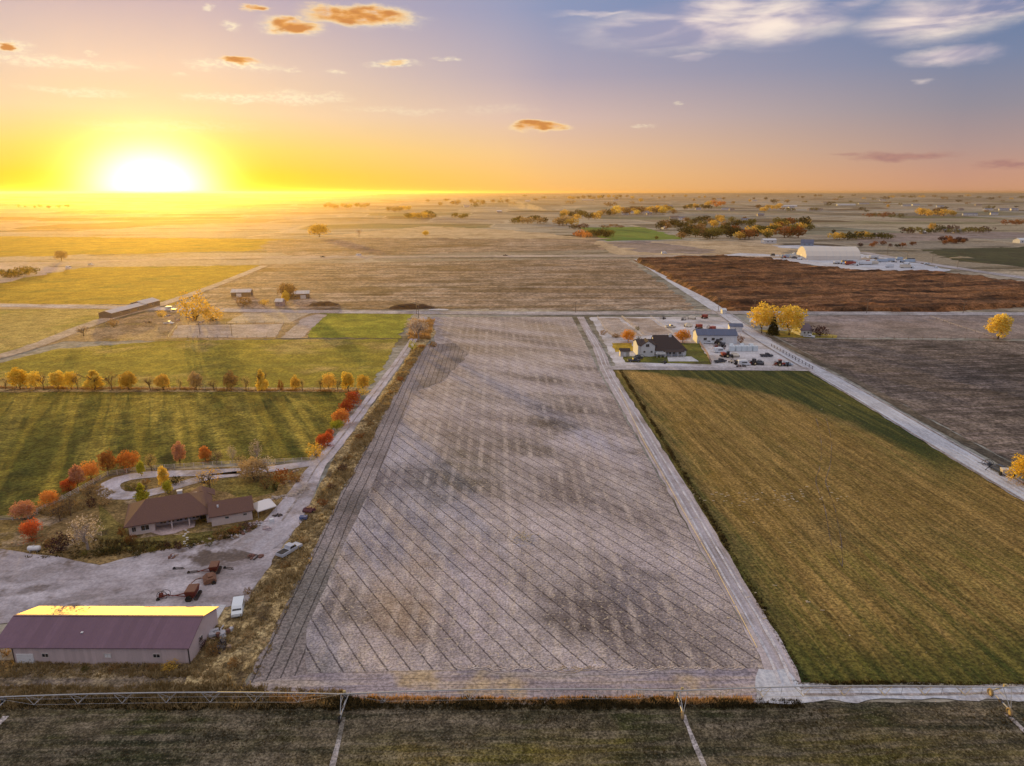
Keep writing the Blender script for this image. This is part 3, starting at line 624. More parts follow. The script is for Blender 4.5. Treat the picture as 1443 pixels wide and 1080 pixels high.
def trunk(kind, seed, bare=False):
    rd = random.Random(seed+99); b = MB()
    def br(p, d, l, r, lev):
        q = p+d*l; b.tube(p, q, r, r*.62, 4 if lev else 6, cap=False)
        if lev >= (4 if bare else 2): return
        for i in range(rd.choice((3, 4)) if lev < 3 else 3):
            s_ = Vector((rd.gauss(0, 1), rd.gauss(0, 1), rd.gauss(.25, .6))).normalized()
            nd_ = (d*1.1+s_*(.85 if bare else .8)).normalized()
            if nd_.z < .02: nd_.z = .1
            br(p+d*l*rd.uniform(.55, 1.), nd_.normalized(), l*rd.uniform(.6, .88), r*.6, lev+1)
    h = {'conifer': .9, 'cone': .5}.get(kind, .30 if bare else .2)
    if kind in ('conifer', 'far', 'farlow'): b.tube((0, 0, -.02), (0, 0, h*1.6 if kind != 'conifer' else h), .022, .008, 5)
    elif kind == 'shrub':
        for i in range(5):
            a = i*1.26; br(Vector((0, 0, -.02)), Vector((cos(a)*.5, sin(a)*.5, 1)).normalized(), .22, .016, 1)
    else: br(Vector((0, 0, -.02)), Vector((rd.uniform(-.06, .06), rd.uniform(-.06, .06), 1)).normalized(), h, .026 if not bare else .032, 0)
    return b.mesh('trunk')
def sparse(seed, n=420):
    rd = random.Random(seed); b = MB()
    for i in range(n):
        d = Vector((rd.gauss(0, 1), rd.gauss(0, 1), rd.gauss(0, 1))).normalized()
        r = rd.uniform(.5, 1.)
        b.leaf((d.x*.38*r, d.y*.38*r, .58+d.z*.38*r), .02, rd)
    return b.mesh('twigs')
LIB = {}
def lib(kind, k):
    key = (kind, k)
    if key not in LIB:
        s_ = hash(kind) % 1 + k*13+{'round': 1, 'oval': 2, 'cone': 3, 'conifer': 4, 'shrub': 5, 'far': 6, 'farlow': 7, 'bare': 8, 'spread': 9}[kind]*101
        if kind == 'bare': LIB[key] = (trunk('round', s_, True), sparse(s_))
        else: LIB[key] = (trunk(kind, s_), crown(kind, s_, {'far': 130, 'farlow': 120, 'shrub': 420, 'conifer': 1700}.get(kind, 2000)))
        for me in LIB[key]: me.materials.append(None)
    return LIB[key]
LM = dict(
    amber=leafmat('amber_leaves', (.55, .24, .03), (.80, .42, .07)),
    yellow=leafmat('yellow_leaves', (.70, .48, .06), (.90, .72, .18), .55),
    gold=leafmat('gold_leaves', (.56, .36, .06), (.80, .56, .14), .55),
    orange=leafmat('orange_leaves', (.58, .21, .05), (.78, .36, .10)),
    red=leafmat('red_leaves', (.46, .07, .025), (.66, .17, .06)),
    pink=leafmat('pinkish_leaves', (.52, .24, .14), (.68, .38, .24)),
    rust=leafmat('rust_leaves', (.20, .07, .025), (.34, .14, .05)),
    tan=leafmat('tan_twigs', (.36, .24, .11), (.52, .38, .20)),
    pale=leafmat('pale_twigs', (.46, .38, .32), (.62, .54, .46)),
    brown=leafmat('brown_leaves', (.20, .12, .05), (.34, .21, .09)),
    olive=leafmat('olive_leaves', (.10, .10, .025), (.22, .19, .05)),
    lime=leafmat('lime_leaves', (.34, .36, .04), (.58, .52, .06)),
    dark=leafmat('dark_leaves', (.03, .035, .015), (.075, .075, .03)),
    plum=leafmat('plum_leaves', (.06, .03, .035), (.12, .06, .06)),
)
BARK = mat('bark', (.12, .085, .06), .9); PBARK = mat('pale_bark', (.36, .30, .26), .9)
def setm(o, m_):
    o.material_slots[0].link = 'OBJECT'; o.material_slots[0].material = m_
TC = [0]
def tree(kind, leaf, px, pyb, pyt, label, name=None, cat='tree', group=None, wk=1., bark=None, wpx=None):
    TC[0] += 1; p = G(px, pyb); h = htop(px, pyb, pyt); k = TC[0] % 4
    rd = random.Random(TC[0]*7+3)
    e = empty(name or 'tree', p, rd.uniform(0, 6.28), label, cat, group)
    w = wk
    if wpx: w = wpx*mpp(px, pyb)/(h*{'round': .80, 'oval': .52, 'cone': .48, 'shrub': 1.25, 'bare': .7, 'conifer': .62, 'spread': 1.05, 'far': .85, 'farlow': 1.6}[kind])
    tm, cm = lib(kind, k)
    a = link('trunk' if kind != 'shrub' else 'stem', tm, e); a.scale = (h*w, h*w, h); setm(a, bark or BARK)
    c = link('crown' if kind != 'shrub' else 'foliage', cm, e); c.scale = (h*w, h*w, h); setm(c, LM[leaf])
    return e
ROWG = 'trees in the row between the two left pastures'
row = [  # px, top, kind, leaf, width px, label
 (8, 528, 'bare', 'tan', 12, 'small bare brown tree at the far left end of the pasture tree row'),
 (29, 518, 'oval', 'yellow', 21, 'leftmost bright yellow tree of the row between the pastures'),
 (50, 522, 'round', 'yellow', 18, 'yellow tree right beside the leftmost yellow tree of the pasture row'),
 (62, 522, 'bare', 'brown', 14, 'bare brown tree crossing between the second and third yellow trees of the pasture row'),
 (82, 520, 'oval', 'yellow', 17, 'narrow pointed yellow tree, third yellow one of the pasture row from the left'),
 (101, 521, 'round', 'yellow', 17, 'bright yellow tree just right of the narrow pointed yellow one in the pasture row'),
 (110, 521, 'bare', 'tan', 13, 'bare tree touching the fourth yellow tree of the pasture row'),
 (134, 521, 'cone', 'yellow', 25, 'wide pointed golden tree of the pasture row standing apart between two gaps'),
 (158, 521, 'bare', 'brown', 22, 'rounded bare brown tree right of the wide golden tree in the pasture row'),
 (182, 524, 'oval', 'gold', 20, 'golden tree with dark lower branches in the left half of the pasture row'),
 (212, 526, 'bare', 'tan', 18, 'tan half bare tree near the middle of the left pasture row'),
 (231, 526, 'oval', 'gold', 18, 'dull gold tree beside the tan half bare tree in the pasture row'),
 (254, 530, 'bare', 'tan', 9, 'thin spindly tree standing alone in the pasture row'),
 (277, 524, 'oval', 'tan', 15, 'upright tan tree in the middle of the pasture row'),
 (302, 532, 'bare', 'brown', 15, 'low dark brown tree between the upright tan tree and a wide brown one'),
 (326, 524, 'round', 'brown', 20, 'wide brown tree with a yellow tip in the pasture row'),
 (347, 528, 'bare', 'tan', 14, 'low tan bare tree left of the bright golden cone shaped tree'),
 (369, 520, 'cone', 'yellow', 16, 'bright golden cone shaped tree standing out in the right half of the pasture row'),
 (396, 534, 'shrub', 'rust', 10, 'low rusty bush under the pasture tree row'),
 (417, 530, 'round', 'gold', 14, 'small gold tree in the right half of the pasture row'),
 (426, 532, 'bare', 'tan', 9, 'slim bare tree touching the small gold tree of the pasture row'),
 (452, 530, 'bare', 'brown', 13, 'bare brown tree left of the last three yellow trees of the row'),
 (464, 525, 'round', 'gold', 17, 'round golden tree, third from the lane end of the pasture row'),
 (476, 530, 'bare', 'brown', 12, 'bare tree between the two golden trees near the lane end of the row'),
 (491, 521, 'oval', 'yellow', 16, 'tall yellow tree second from the lane end of the pasture row'),
 (512, 527, 'round', 'gold', 15, 'round gold tree at the lane end of the pasture row')]
for i, (px, t, k, l, w, lab) in enumerate(row):
    tree(k, l, px, 549+px*.006, t, lab, group=ROWG, wpx=w)
tree('shrub', 'yellow', 512, 556, 547, 'low yellow bush under the lane end of the pasture tree row', name='shrub', cat='shrub', wpx=18)
near = [
 ('round', 'pink', 35, 732, 705, 30, 'wide faded orange tree left of the bright red one by the white fence'),
 ('round', 'red', 46, 762, 731, 21, 'bright red tree at the bend of the white fence near the white tank'),
 ('round', 'orange', 71, 713, 690, 22, 'small orange tree behind the bright red tree on the fence line'),
 ('round', 'red', 97, 692, 674, 18, 'low red tree on the slanting stretch of white fence'),
 ('oval', 'pink', 110, 688, 654, 17, 'pink leafed tree between the low red and the bright orange tree on the slanting fence'),
 ('round', 'orange', 129, 677, 650, 21, 'bright orange tree near the upper corner of the white fence'),
 ('round', 'rust', 153, 668, 633, 20, 'dark red brown tree at the corner of the white fence'),
 ('round', 'orange', 181, 662, 635, 28, 'large dome shaped orange tree behind the straight white fence'),
 ('oval', 'lime', 200, 672, 648, 10, 'small pale yellow tree inside the fence below the orange dome tree'),
 ('bare', 'tan', 214, 664, 636, 16, 'bare tan tree right of the orange dome tree'),
 ('oval', 'pink', 254, 656, 622, 14, 'slim pink tree behind the fence left of the bare house tree'),
 ('oval', 'orange', 290, 652, 628, 16, 'orange tree behind the fence above the bare tree of the house lawn'),
 ('bare', 'tan', 306, 655, 632, 18, 'bare tan tree beside the orange tree behind the fence'),
 ('bare', 'pale', 328, 652, 625, 14, 'small grey bare tree leaning behind the fence'),
 ('bare', 'pale', 362, 655, 616, 18, 'taller grey bare tree behind the fence above the tan thicket'),
 ('bare', 'gold', 297, 692, 655, 34, 'spreading bare tree on the lawn behind the house roof'),
 ('oval', 'yellow', 232, 689, 655, 12, 'slim yellow tree inside the driveway loop'),
 ('oval', 'lime', 237, 697, 675, 12, 'small yellow green tree in front of the slim yellow one by the driveway loop'),
 ('cone', 'lime', 200, 706, 680, 18, 'yellow green pointed tree behind the left half of the house roof'),
 ('round', 'tan', 358, 676, 645, 34, 'tan leafy thicket tree above the garage wing'),
 ('bare', 'pale', 378, 672, 640, 24, 'whitish bare tree right of the tan thicket tree'),
 ('bare', 'tan', 340, 662, 640, 20, 'thin tan bare tree at the upper driveway'),
 ('bare', 'pale', 124, 775, 722, 46, 'big pale leafless tree on the yard left of the house'),
 ('bare', 'brown', 85, 735, 706, 30, 'brown leafless tree between fence and pale big tree'),
 ('bare', 'brown', 100, 728, 698, 28, 'brown leafless tree nearest the slanting white fence'),
 ('bare', 'brown', 130, 706, 680, 24, 'leafless tree between the white fence and the driveway loop'),
 ('round', 'red', 498, 574, 550, 18, 'first red tree of the lane avenue, closest to the pasture tree row'),
 ('round', 'red', 489, 584, 563, 17, 'second red tree of the lane avenue from the top'),
 ('round', 'orange', 481, 600, 576, 24, 'wide orange red tree in the middle of the lane avenue'),
 ('round', 'lime', 475, 607, 592, 16, 'yellow green tree below the wide orange red one along the lane'),
 ('round', 'red', 465, 617, 604, 9, 'small dark red tree along the lane above a pair of red ones'),
 ('round', 'red', 462, 629, 608, 14, 'right tree of the red pair low on the lane avenue'),
 ('round', 'red', 453, 632, 612, 14, 'left tree of the red pair low on the lane avenue'),
 ('shrub', 'gold', 446, 645, 624, 28, 'broad orange yellow bush at the fork of lane and driveway'),
 ('shrub', 'lime', 581, 494, 479, 14, 'yellow green bush beside the top of the lane'),
 ('bare', 'pale', 590, 480, 440, 34, 'big pale leafless tree where the lane meets the cross road'),
 ('bare', 'pale', 584, 476, 446, 26, 'low tan leafless tree left of the big pale one at the lane top'),
 ('round', 'yellow', 1073, 470, 428, 30, 'left of the two big golden trees by the gravel road'),
 ('round', 'yellow', 1112, 473, 427, 38, 'right and larger of the two big golden trees by the gravel road'),
 ('conifer', 'dark', 1089, 472, 444, 17, 'dark pointed conifer between the two big golden trees'),
 ('shrub', 'plum', 1155, 474, 457, 24, 'dark purplish bushy tree right of the big golden trees'),
 ('oval', 'yellow', 1406, 478, 437, 25, 'lone pale gold tree at the corner of the right hand field'),
 ('round', 'yellow', 1443, 684, 638, 36, 'golden tree cut by the right edge beside the gravel road'),
 ('round', 'amber', 885, 483, 464, 17, 'small orange tree left behind the white two storey house'),
 ('round', 'amber', 962, 483, 465, 22, 'orange tree right behind the white two storey house'),
 ('shrub', 'rust', 1043, 484, 472, 12, 'rusty dark bush at the right end of the blue roofed barn'),
 ('shrub', 'gold', 276, 452, 409, 50, 'large golden tree in the farmyard by the cross road'),
 ('shrub', 'gold', 300, 452, 430, 34, 'golden bush right of the large golden farmyard tree'),
 ('shrub', 'gold', 228, 447, 436, 16, 'golden bush left of the large farmyard tree beside the long shed'),
 ('round', 'brown', 406, 424, 399, 20, 'dark brown topped tree behind the small grey barn'),
 ('oval', 'yellow', 403, 429, 410, 9, 'small yellow tree in front of the brown topped tree'),
 ('shrub', 'brown', 345, 430, 417, 26, 'brown thicket behind the cross road'),
 ('shrub', 'gold', 372, 430, 421, 14, 'golden bush at the roadside between thicket and barn'),
 ('bare', 'brown', 118, 474, 458, 18, 'leafless grey brown tree beside the slanting dirt track'),
 ('shrub', 'brown', 160, 461, 449, 16, 'brown bush at the near end of the long shed'),
 ('round', 'gold', 450, 334, 315, 24, 'lone round tree at the end of the yellow far field'),
 ('round', 'yellow', 600, 333, 325, 9, 'tiny yellow tree in the middle of the far tan field'),
 ('bare', 'pale', 506, 334, 321, 12, 'pale leafless tree near the lone round tree'),
 ('round', 'tan', 87, 368, 352, 15, 'tan tree beside the highway at the far left'),
]
for k, l, px, b_, t, w, lab in near:
    sh = 'bush' in lab or (k == 'shrub' and ' tree' not in lab)
    tree(k, l, px, b_, t, lab, name='shrub' if sh else 'tree', cat='shrub' if sh else 'tree', wpx=w, bark=PBARK if l == 'pale' else None)
shr = [ (140, 783, 772, 22, 'dark', 'leftmost dark bush on the front edge of the house lawn'), (160, 780, 770, 18, 'dark', 'second dark bush from the left on the front edge of the house lawn'),
 (194, 784, 773, 16, 'dark', 'dark bush with bare ground left of it on the lawn front'), (252, 775, 763, 12, 'plum', 'purple brown bush left of the stepping stones'),
 (270, 773, 762, 14, 'dark', 'dark bush right of the stepping stones'), (185, 765, 752, 16, 'rust', 'rust bush at the left front corner of the house'),
 (172, 757, 742, 12, 'rust', 'reddish bush at the left end of the house'), (86, 778, 752, 34, 'plum', 'big dark thorny bush beside the white tank'),
 (72, 770, 756, 20, 'brown', 'brown bush between white tank and red tree'), (130, 716, 700, 16, 'plum', 'dark grey bush left of the house behind the pale tree'),
 (148, 712, 700, 20, 'tan', 'tan bush beside the dark grey one left of the roof'), (185, 691, 680, 20, 'olive', 'olive bush on the left of the driveway island'),
 (206, 682, 674, 14, 'brown', 'small brown bush on top of the driveway island'), (248, 682, 671, 22, 'dark', 'dark green bush on the right of the driveway island'),
 (286, 737, 722, 14, 'dark', 'dark round shrub in the nook between patio and garage'), (310, 762, 744, 20, 'brown', 'brown shrub below the garage wall'),
 (332, 752, 740, 18, 'rust', 'rust shrub below the right half of the garage wall'), (345, 748, 736, 22, 'plum', 'dark purple shrub at the right end of the garage wall'),
 (295, 770, 760, 14, 'olive', 'low olive shrub on the drive edge below the garage'), (360, 745, 735, 12, 'brown', 'brown weed clump below the white tent roof'),
 (388, 692, 680, 10, 'dark', 'small dark round bush on the gravel right of the lawn'), (398, 680, 660, 34, 'rust', 'large rust red thicket at the driveway fork'),
 (418, 680, 667, 20, 'brown', 'brown thicket beside the rust red one at the fork'), (376, 690, 668, 22, 'brown', 'dark brown thicket above the white tent roof'),
 (236, 772, 764, 10, 'plum', 'small plum bush left of the stepping stones on the lawn edge'), (215, 779, 771, 12, 'olive', 'small olive bush in the middle of the lawn front'),
 (120, 783, 775, 14, 'olive', 'olive bush at the far left of the lawn front'), (350, 838, 828, 14, 'brown', 'brown weed bush behind the white van'),
 (240, 945, 932, 26, 'gold', 'golden brown weed bush against the right end of the metal shed'), (215, 944, 936, 16, 'brown', 'brown weed bush below the right window of the metal shed'),
 (160, 945, 938, 20, 'brown', 'brown weeds below the middle of the metal shed wall'), (10, 925, 905, 24, 'tan', 'tan weed bush at the left end of the metal shed'),
 (120, 946, 938, 12, 'olive', 'olive weeds below the white window of the metal shed'), (300, 925, 905, 22, 'brown', 'brown bush at the right gable of the metal shed'),
 (284, 915, 898, 16, 'plum', 'dark bush hugging the gable wall of the metal shed'), (898, 466, 460, 8, 'olive', 'tiny dark tree behind the paddock'),
 (900, 482, 474, 8, 'dark', 'small dark shrub next to the left orange tree'), (878, 502, 494, 9, 'dark', 'dark shrub at the little grey shed'),
 (850, 472, 465, 12, 'brown', 'brown hedge bush along the white house driveway'), (868, 476, 470, 14, 'brown', 'brown hedge bush left of the small orange tree')]
for px, b_, t, w, l, lab in shr:
    tree('shrub', l, px, b_, t, lab, name='shrub', cat='shrub', wpx=w)
# corner ditch-side dark bushes along the lane
for i, (px, py, w, l) in enumerate([(482, 664, 18, 'plum'), (490, 648, 14, 'brown'), (508, 620, 16, 'rust'), (522, 600, 12, 'brown'), (564, 537, 12, 'rust'), (578, 515, 10, 'brown'), (455, 712, 16, 'rust'), (466, 690, 14, 'plum'), (610, 489, 14, 'brown'), (594, 491, 10, 'rust'), (552, 555, 10, 'brown'), (538, 580, 12, 'tan'), (402, 800, 18, 'brown'), (378, 835, 18, 'tan'), (350, 900, 20, 'tan'), (330, 940, 22, 'brown'), (428, 765, 16, 'tan')]):
    tree('shrub', l, px, py, py-w*.55, 'dry brown weed bush growing along the ditch beside the lane', name='shrub', cat='shrub', group='weed bushes along the lane ditch', wpx=w)

# fallen leaves under the coloured trees
rl = random.Random(8)
for leaf_, nm_ in (('red', 'red'), ('orange', 'orange'), ('yellow', 'yellow')):
    b = MB()
    for k, l, px, b_, t, w, lab in near:
        if l != leaf_ or b_ < 540: continue
        p = G(px, b_); rr = w*mpp(px, b_)*.6
        for i in range(160):
            q = rl.uniform(0, 6.28); d = rr*abs(rl.gauss(0, .6)); s_ = rl.uniform(.06, .14)
            b.box((p.x+d*cos(q), p.y+d*sin(q), .28), (s_*1.6, s_, .02), rl.uniform(0, 3))
    if b.v: tag(b.obj('fallen_leaves', LM[leaf_]), 'fallen '+nm_+' leaves lying in the grass under the '+nm_+' trees', 'leaves', kind='stuff')
# ------------------------------------------------------------------ far trees: single meshes, shared data
FL = {}
def farmesh(kind, k):
    if (kind, k) not in FL:
        rd = random.Random(k*31+5); b = MB(); b.cur = 0
        nb = 12; rx = .42 if kind == 'far' else .85
        for p in fib(nb):
            kk = rd.uniform(.5, .95); c = Vector((p.x*rx*kk, p.y*rx*kk, .55+p.z*.36*kk)); r = rd.uniform(.13, .22)
            for i in range(22):
                d = Vector((rd.gauss(0, 1), rd.gauss(0, 1), rd.gauss(0, 1))).normalized()*r
                q = c+d; q.z = max(.03, q.z); b.leaf(q, .075, rd)
        b.cur = 1; b.tube((0, 0, -.05), (0, 0, .6), .03, .012, 5)
        me = b.mesh('tree', [None, BARK]); FL[(kind, k)] = me
    return FL[(kind, k)]
def fartree(kind, leaf, p, h, w, label, group, name='tree', cat='tree'):
    TC[0] += 1; o = link(name, farmesh(kind, TC[0] % 5), None, p, random.uniform(0, 6))
    o.scale = (h*w, h*w, h); setm(o, LM[leaf]); tag(o, label, cat, group)
rf = random.Random(21)
CL = [  # x0,x1,y0,y1,n,h0,h1,leaves,kind,label
 (724, 768, 312, 317, 11, 9, 14, 'dark olive tan', 'far', 'trees of the dark clump left of the village'),
 (785, 806, 316, 322, 4, 13, 20, 'tan tan gold', 'far', 'tall tan trees at the track corner near the bright green field'),
 (790, 870, 302, 311, 17, 10, 18, 'olive dark gold tan', 'far', 'mixed trees at the left end of the village'),
 (862, 952, 297, 303, 24, 12, 22, 'yellow gold olive gold brown', 'far', 'long golden treeline of the village'),
 (812, 828, 333, 336, 4, 7, 10, 'orange rust', 'farlow', 'orange bushes at the left corner of the bright green field'),
 (828, 862, 332, 336, 9, 8, 12, 'dark olive dark', 'far', 'dark hedge trees left of the bright green field'),
 (803, 832, 322, 324, 3, 8, 11, 'dark plum', 'farlow', 'dark bushes beyond the bright green field'),
 (848, 876, 320, 322, 5, 4, 7, 'rust brown', 'farlow', 'reddish brush beyond the bright green field'),
 (928, 1002, 312, 325, 14, 10, 15, 'dark olive dark brown', 'far', 'dark upper hedgerow of the village'),
 (960, 1032, 328, 338, 20, 9, 16, 'dark olive brown dark', 'far', 'dark grove at the right of the bright green field'),
 (1000, 1062, 312, 322, 13, 9, 15, 'dark olive brown gold', 'far', 'dark trees above the village grove'),
 (1034, 1082, 327, 338, 13, 9, 15, 'dark rust olive gold', 'far', 'trees between the grove and the right village block'),
 (1080, 1142, 314, 336, 20, 10, 17, 'olive gold dark rust olive', 'far', 'olive and gold trees of the right village block'),
 (962, 1000, 292, 297, 8, 12, 20, 'olive gold dark', 'far', 'trees on the low rise behind the village'),
 (994, 1020, 288, 293, 6, 16, 28, 'gold orange', 'far', 'orange trees on the rise behind the village'),
 (1064, 1100, 293, 300, 7, 10, 20, 'gold brown rust', 'far', 'golden clump right behind the village'),
 (800, 892, 278, 283, 14, 20, 34, 'dark brown gold', 'far', 'trees just under the horizon behind the village'),
 (575, 614, 305, 309, 10, 11, 17, 'tan gold olive', 'far', 'tan clump in the middle distance'),
 (640, 656, 307, 310, 3, 9, 13, 'olive gold', 'far', 'small dark clump right of the tan clump'),
 (546, 578, 296, 300, 6, 12, 18, 'gold tan', 'far', 'golden trees behind the tan clump'),
 (456, 522, 291, 295, 11, 13, 22, 'olive tan gold', 'far', 'distant treeline left of the middle'),
 (600, 720, 282, 292, 11, 14, 24, 'brown tan', 'far', 'scattered trees under the horizon in the middle'),
 (1176, 1215, 336, 339, 7, 7, 11, 'dark gold olive gold', 'farlow', 'gold topped hedge behind the white arched building'),
 (1215, 1256, 336, 338, 7, 6, 9, 'dark olive', 'farlow', 'dark hedge right of the gold topped one'),
 (1222, 1270, 304, 308, 6, 9, 15, 'rust olive', 'farlow', 'rusty bushes on the ridge right of the village'),
 (1294, 1344, 302, 306, 10, 13, 24, 'gold gold brown', 'far', 'large golden clump on the right ridge'),
 (1268, 1390, 325, 333, 15, 6, 11, 'dark olive plum', 'farlow', 'dark bushes around the hollow on the right'),
 (1210, 1290, 346, 349, 8, 4, 6, 'dark rust plum', 'far', 'low row of dark round bushes beyond the highway'),
 (1324, 1362, 340, 346, 9, 5, 8, 'plum rust', 'far', 'dark red bushes at the end of the low row'),
 (1415, 1443, 316, 320, 3, 8, 12, 'brown rust', 'farlow', 'brown bushes near the right edge'),
 (2, 48, 384, 392, 9, 4, 7, 'olive dark olive', 'farlow', 'dark green hedge beside the highway at the left edge'),
 (24, 104, 291, 294, 8, 8, 14, 'brown tan', 'far', 'thin line of trees under the sunset at the left'),
 (1150, 1443, 277, 283, 20, 14, 26, 'dark brown olive gold', 'farlow', 'dark tree specks just under the right horizon'),
 (620, 900, 276, 292, 16, 12, 24, 'brown tan olive', 'farlow', 'scattered bushes on the far plain in the middle'),
 (900, 1150, 277, 290, 22, 14, 26, 'dark brown tan gold', 'far', 'tree specks under the horizon above the village'),
 (1090, 1440, 284, 300, 22, 8, 16, 'brown olive dark', 'farlow', 'scattered bushes on the right hand plain')]
for (x0, x1, y0, y1, n, h0, h1, lv, kd, lab) in CL:
    lv = lv.split()
    for i in range(n):
        px = x0+(x1-x0)*((i+rf.uniform(.1, .9))/n); py = rf.uniform(y0, y1)
        p = G(px, py); h = rf.uniform(h0, h1)*1.15
        fartree(kd, rf.choice(lv), p, h, rf.uniform(1.2, 1.9), 'one of the '+lab, lab, name='tree' if kd == 'far' else 'shrub', cat='tree' if kd == 'far' else 'shrub')
fartree('far', 'gold', G(1312, 327), 17, .8, 'golden tree standing above the dark bushes of the hollow', None)
fartree('far', 'olive', G(925, 338), 6, 1.2, 'single small round tree on the front edge of the bright green field', None)
fartree('far', 'gold', G(1251, 293), 16, 1.1, 'lone golden tree on the far right plain', None)
fartree('far', 'dark', G(1174, 332), 8, 1., 'small dark green tree left behind the gold topped hedge', None)

# ------------------------------------------------------------------ buildings
WHITE = mat('white_paint', (.74, .74, .74), .6); TRIM = mat('trim', (.60, .56, .52), .6); GLASS = mat('window_glass', (.03, .035, .045), .12, spec=.6, var=.3)
TANW = mat('tan_siding', (.60, .49, .48), .8, var=.08, wave=(0, 4.)); STUC = mat('stucco', (.64, .53, .49), .85, var=.1)
BROOF = mat('brown_shingle', (.16, .088, .074), .9, var=.25, vscale=6, bump=.6, bscale=30); PLUMROOF = mat('plum_metal_roof', (.20, .125, .17), .56, metal=.7, var=.12, vscale=1.2, wave=(0, 2.2), spec=.5)
DKROOF = mat('dark_shingle', (.065, .05, .05), .9, var=.25, vscale=5); BLUER = mat('blue_metal_roof', (.10, .13, .22), .5, metal=.3, wave=(0, 2.)); GREYM = mat('grey_metal', (.62, .60, .58), .5, metal=.4, wave=(0, 3.)); PALEW = mat('pale_wall', (.66, .68, .70), .7)
CREAM = mat('cream_fabric', (.72, .66, .58), .8, var=.05); RUSTM = mat('rusty_red_steel', (.17, .032, .022), .75, var=.35, vscale=3); RUSTB = mat('rusty_tan_steel', (.24, .12, .075), .8, var=.3)
TYRE = mat('tyre', (.02, .02, .02), .9); STEEL = mat('galvanised_steel', (.50, .52, .54), .45, metal=.6); WOOD = mat('weathered_wood', (.22, .17, .13), .9, var=.3); BLACK = mat('black_part', (.03, .03, .03), .6)
YEL = mat('pale_yellow_pipe', (.62, .52, .30), .6); DARKST = mat('dark_steel', (.07, .06, .06), .7)
def gable(root, L, W_, he, hr, wallm, roofm, ov=.4, ovl=None, th=.14, x0=0., y0=0., hip=(0, 0), walln='wall', roofn='roof'):
    ovl = ov if ovl is None else ovl
    b = MB(); ym = W_/2; hl, hr_ = hip
    # walls as one shell (with gable triangles where there is no hip)
    v = [(x0, y0, 0), (x0+L, y0, 0), (x0+L, y0+W_, 0), (x0, y0+W_, 0), (x0, y0, he), (x0+L, y0, he), (x0+L, y0+W_, he), (x0, y0+W_, he)]
    f = [(0, 1, 5, 4), (2, 3, 7, 6), (3, 0, 4, 7), (1, 2, 6, 5)]
    s_ = (hr-he)/ym
    if not hl: v.append((x0, y0+ym, hr)); f.append((4, len(v)-1, 7))
    if not hr_: v.append((x0+L, y0+ym, hr)); f.append((5, 6, len(v)-1))
    b.add(v, f)
    if wallm: b.obj(walln, wallm, root)
    r = MB(); a = x0-ovl; c = x0+L+ov; e0 = y0-ov; e1 = y0+W_+ov; ze = he-ov*s_
    A = [(a, e0, ze), (c, e0, ze), (c-hr_, y0+ym, hr), (a+hl, y0+ym, hr), (a, e1, ze), (c, e1, ze)]
    top = [(p[0], p[1], p[2]+th) for p in A]; r.add([(p[0], p[1], p[2]+.003) for p in A]+top,
      [(6, 7, 8, 9), (9, 8, 11, 10), (0, 3, 2, 1), (3, 4, 5, 2), (0, 1, 7, 6), (5, 4, 10, 11), (1, 2, 8, 7), (2, 5, 11, 8), (3, 0, 6, 9), (4, 3, 9, 10)]+([(6, 9, 10)] if hl else [])+([(7, 11, 8)] if hr_ else []))
    o = r.obj(roofn, roofm, root)
    return o
def window(root, c, w, h, axis='x', m_=None, frame=TRIM, name='window', out_=-1):
    """window on a wall; axis x: wall runs along x, faces -y when out_=-1"""
    f = MB(); g_ = MB(); t = .06
    def bx(m, cx, cz, dw, dh, dd, off):
        if axis == 'x': m.box((c[0]+cx, c[1]+out_*off, c[2]+cz), (dw, dd, dh))
        else: m.box((c[0]+out_*off, c[1]+cx, c[2]+cz), (dd, dw, dh))
    bx(f, 0, h/2+t/2, w+2*t, t, .1, .04); bx(f, 0, -h/2-t/2, w+2*t, t, .1, .04); bx(f, -w/2-t/2, 0, t, h, .1, .04); bx(f, w/2+t/2, 0, t, h, .1, .04); bx(f, 0, 0, t*.7, h, .08, .04)
    o = f.obj(name, frame, root); bx(g_, -w/4-.01, 0, w/2-.03, h, .03, .02); bx(g_, w/4+.01, 0, w/2-.03, h, .03, .02); g_.obj('pane', m_ or GLASS, o); return o
def door(root, c, w, h, m_, name='door', axis='x', panels=4, out_=-1):
    b = MB()
    for i in range(panels):
        z = c[2]+h*(i+.5)/panels
        d = (w, .08, h/panels-.03) if axis == 'x' else (.08, w, h/panels-.03)
        b.box((c[0], c[1]+out_*.05, z) if axis == 'x' else (c[0]+out_*.05, c[1], z), d)
    d = (w+.16, .05, h+.1) if axis == 'x' else (.05, w+.16, h+.1)
    b.box((c[0], c[1]+out_*.03, c[2]+h/2) if axis == 'x' else (c[0]+out_*.03, c[1], c[2]+h/2), d)
    o = b.obj(name, m_, root)
    k = MB(); k.box((c[0]+w*.3, c[1]+out_*.12, c[2]+h*.45) if axis == 'x' else (c[0]+out_*.12, c[1]+w*.3, c[2]+h*.45), (.08, .08, .12)); k.obj('handle', BLACK, o); return o
